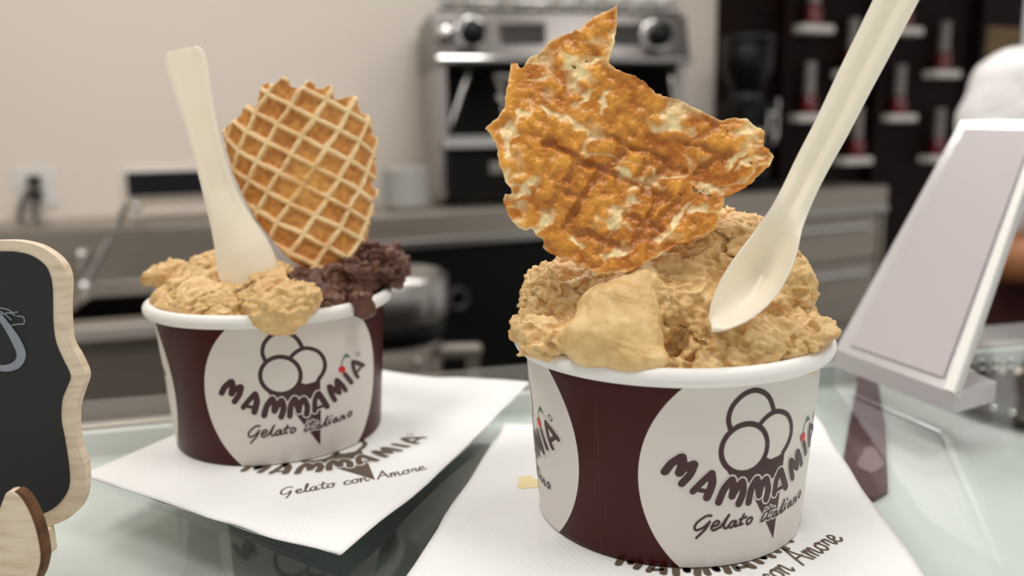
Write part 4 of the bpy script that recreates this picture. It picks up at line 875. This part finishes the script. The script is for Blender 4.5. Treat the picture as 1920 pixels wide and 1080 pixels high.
gpn = Thing('wall_board', 'mustard coloured board on the dark rack behind the server', 'board', tuple(wall_pt((ga+gb)/2, gz0-.1, .025)))
gpn.part('board', wbox(ga, gb, gz0-.1, gz1, .0205, .04, .003), 'gold'); gpn.part('edge_strip', wbox(ga-.012, ga, gz0-.1, gz1, .0205, .05, .002), 'darkwood')

# ================================================================== STEEL CANISTER ON A STAND
kc = on_y(722, 520, 1.25); kz = kc[2]
stn = Thing('side_stand', 'dark metal stand carrying the steel canister behind the counter', 'stand', (kc[0], kc[1], 0))
stn.part('stand_top', box((kc[0], kc[1], kz-.235), (.26, .26, .02), .004), 'case')
for dx in (-.11, .11):
    for dy in (-.11, .11): stn.part('leg', box((kc[0]+dx, kc[1]+dy, (kz-.245)/2), (.025, .025, kz-.245)), 'case')
cn = Thing('steel_canister', 'round stainless canister with black band and side lever behind the counter', 'canister', (kc[0], kc[1], kz-.225)); R_ = .098
cyl = lambda r, a, b, bev=.004: lathe([(0, a), (r-bev, a), (r, a+bev), (r, b-bev), (r-bev, b), (0, b)], 64, (kc[0], kc[1], kz))
cn.part('canister_body', cyl(R_-.012, -.225, -.095), 'steel', True); cn.part('black_band', cyl(R_-.004, -.098, -.062), 'black', True)
cn.part('lid', lathe([(0, -.063), (R_, -.063), (R_+.002, -.058), (R_+.002, 0), (R_-.006, .008), (R_-.03, .012), (R_-.04, .004), (0, .002)], 64, (kc[0], kc[1], kz)), 'chromesoft', True)
for dz in (-.12, -.16):
    a = math.radians(-52); q = np.array([kc[0]+(R_-.011)*math.cos(a), kc[1]+(R_-.011)*math.sin(a), kz+dz]); cn.part('rivet', lathe([(0, -.005), (.006, -.003), (.007, 0), (.006, .003), (0, .005)], 14, tuple(q)), 'chrome', True)
cn.part('lever', merge(box((kc[0]+R_+.02, kc[1]-.03, kz-.115), (.07, .03, .02), .006), box((kc[0]+R_+.04, kc[1]-.03, kz-.16), (.02, .025, .09), .004)), 'steel')

# ================================================================== THE SERVER
def body(name, fn, lo, hi, h, m, t): V, Q = nets(fn, lo, hi, h); return t.part(name, (V, Q), m, True, False)
PX, PY = 1.02, 1.36
pe = Thing('person', 'person in white short sleeved shirt and maroon apron behind the counter', 'person', (PX, PY, 0))
# person-local: faces -y (towards the counter); screen-left arm bent in front
sh_, el_, wr_ = (-.175, 0, 1.335), (-.235, -.06, 1.065), (-.02, -.20, 1.045)
sh2, el2, wr2 = (.175, 0, 1.335), (.225, -.06, 1.07), (.05, -.27, 1.06)
def hand(P, w, d, up):
    w = np.array(w); d = np.array(d)/np.linalg.norm(d); up = np.array(up); sd_ = np.cross(d, up)
    r = cap(P, w, w+d*.085, .026, .024); r = smin(r, cap(P, w+sd_*.02, w+d*.075+sd_*.018, .02, .02), .01)
    for k, L in enumerate((.065, .075, .07, .055)):
        o = w+d*.085+sd_*(.027-.018*k); r = np.minimum(r, cap(P, o-d*.02, o+d*L*.55, .0095, .009)); r = np.minimum(r, cap(P, o+d*L*.55, o+d*L*.8-up*L*.5, .009, .0075))
    o = w+d*.03+sd_*.03; r = smin(r, cap(P, o, o+d*.04+sd_*.025-up*.01, .012, .01), .008); return np.minimum(r, cap(P, o+d*.04+sd_*.025-up*.01, o+d*.07+sd_*.022-up*.02, .01, .008))
def f_skin(P):
    d = ell(P, (0, 0, 1.545), (.075, .098, .118)); d = smin(d, ell(P, (0, -.03, 1.485), (.055, .065, .06)), .03)
    d = smin(d, cap(P, (0, -.095, 1.56), (0, -.112, 1.525), .010, .017), .012)
    for s in (-1, 1):
        d = smin(d, ell(P, (s*.076, .005, 1.54), (.012, .02, .032)), .008); d = smin(d, ell(P, (s*.03, -.085, 1.565), (.02, .012, .010)), .006)
    d = smin(d, ell(P, (0, -.097, 1.487), (.027, .010, .009)), .006)
    d = smin(d, cap(P, (0, .005, 1.36), (0, -.005, 1.46), .055, .052), .03)
    d = smin(d, ell(P, (0, 0, 1.23), (.165, .095, .16)), .05); d = smin(d, ell(P, (0, 0, 1.0), (.155, .105, .17)), .06)
    for a, b, c in ((sh_, el_, wr_), (sh2, el2, wr2)):
        d = smin(d, cap(P, a, b, .052, .040), .03); d = smin(d, cap(P, b, c, .042, .028), .015)
    for s in (-1, 1):
        d = smin(d, cap(P, (s*.085, 0, .90), (s*.10, -.01, .49), .085, .055), .03); d = smin(d, cap(P, (s*.10, -.01, .49), (s*.105, .02, .08), .055, .038), .02)
    d = np.minimum(d, hand(P, wr_, (.8, -.55, -.05), (0, 0, 1.))); return np.minimum(d, hand(P, wr2, (-.5, -.85, -.05), (0, 0, 1.)))
body('body', f_skin, (-.36, -.46, .03), (.36, .15, 1.70), .0065, 'skin', pe)
def f_shirt(P):
    d = ell(P, (0, 0, 1.235), (.185, .115, .175)); d = smin(d, ell(P, (0, 0, 1.0), (.172, .122, .19)), .06)
    for a, b in ((sh_, el_), (sh2, el2)):
        a = np.array(a); b = np.array(b); e = cap(P, a, a+(b-a)*.66, .072, .074); d = smin(d, e, .035)
    d += (vnoise(P, 22, 5)-.5)*.016
    d = np.maximum(d, .86-P[..., 2]); d = np.maximum(d, -(np.linalg.norm((P-np.array([0, -.03, 1.44]))/np.array([.085, .10, .085]), axis=-1)-1)*.08); return d
body('shirt', f_shirt, (-.36, -.22, .84), (.36, .2, 1.46), .008, 'shirt', pe)
def f_apron(P):
    d = ell(P, (0, -.004, 1.18), (.150, .128, .17)); d = smin(d, ell(P, (0, -.004, .98), (.186, .140, .2)), .06); d = smin(d, cap(P, (0, -.02, .9), (0, -.03, .5), .17, .19), .05)
    d = np.maximum(d, P[..., 1]-.02); d = np.maximum(d, .48-P[..., 2]); return np.maximum(d, P[..., 2]-1.29)
body('apron', f_apron, (-.24, -.26, .46), (.24, .05, 1.31), .01, 'apron', pe)
def f_tr(P):
    d = ell(P, (0, 0, .93), (.172, .122, .12))
    for s in (-1, 1): d = smin(d, cap(P, (s*.085, 0, .88), (s*.10, -.01, .49), .098, .07), .03); d = smin(d, cap(P, (s*.10, -.01, .49), (s*.105, .02, .08), .07, .06), .02)
    return np.maximum(d, .06-P[..., 2])
body('trousers', f_tr, (-.24, -.16, .04), (.24, .16, 1.03), .012, 'trousers', pe)
body('hair', lambda P: np.maximum(np.minimum(ell(P, (0, .018, 1.575), (.086, .105, .112)), ell(P, (0, .10, 1.50), (.05, .05, .08))), -(P[..., 1]+.055-.3*(P[..., 2]-1.58)) if False else np.where((P[..., 1] < -.05) & (P[..., 2] < 1.62), .02, -1.)), (-.11, -.11, 1.40), (.11, .17, 1.71), .007, 'hair', pe)
for s in (-1, 1): body('shoe', lambda P, s=s: np.maximum(smin(ell(P, (s*.105, .0, .045), (.05, .08, .06)), ell(P, (s*.11, -.10, .03), (.05, .10, .045)), .03), -P[..., 2]+.001), (-.2, -.24, -.005), (.2, .12, .13), .008, 'shoe', pe)

# ================================================================== turn the whole place so that the back wall runs along x
RZ = Matrix.Rotation(-YAW, 4, 'Z'); done = set()
def bake(o):
    if o.type == 'MESH' and o.data.name not in done: done.add(o.data.name); o.data.transform(RZ)
    o.location = RZ @ o.location
for o in [q for q in scene.objects if q.parent is None]:
    if o.type == 'CAMERA': o.matrix_world = RZ @ M
    elif o.rotation_euler.z != 0: o.location = RZ @ o.location; o.rotation_euler.z -= YAW
    else:
        bake(o)
        for c_ in o.children:
            bake(c_)
            for g_c in c_.children: bake(g_c)
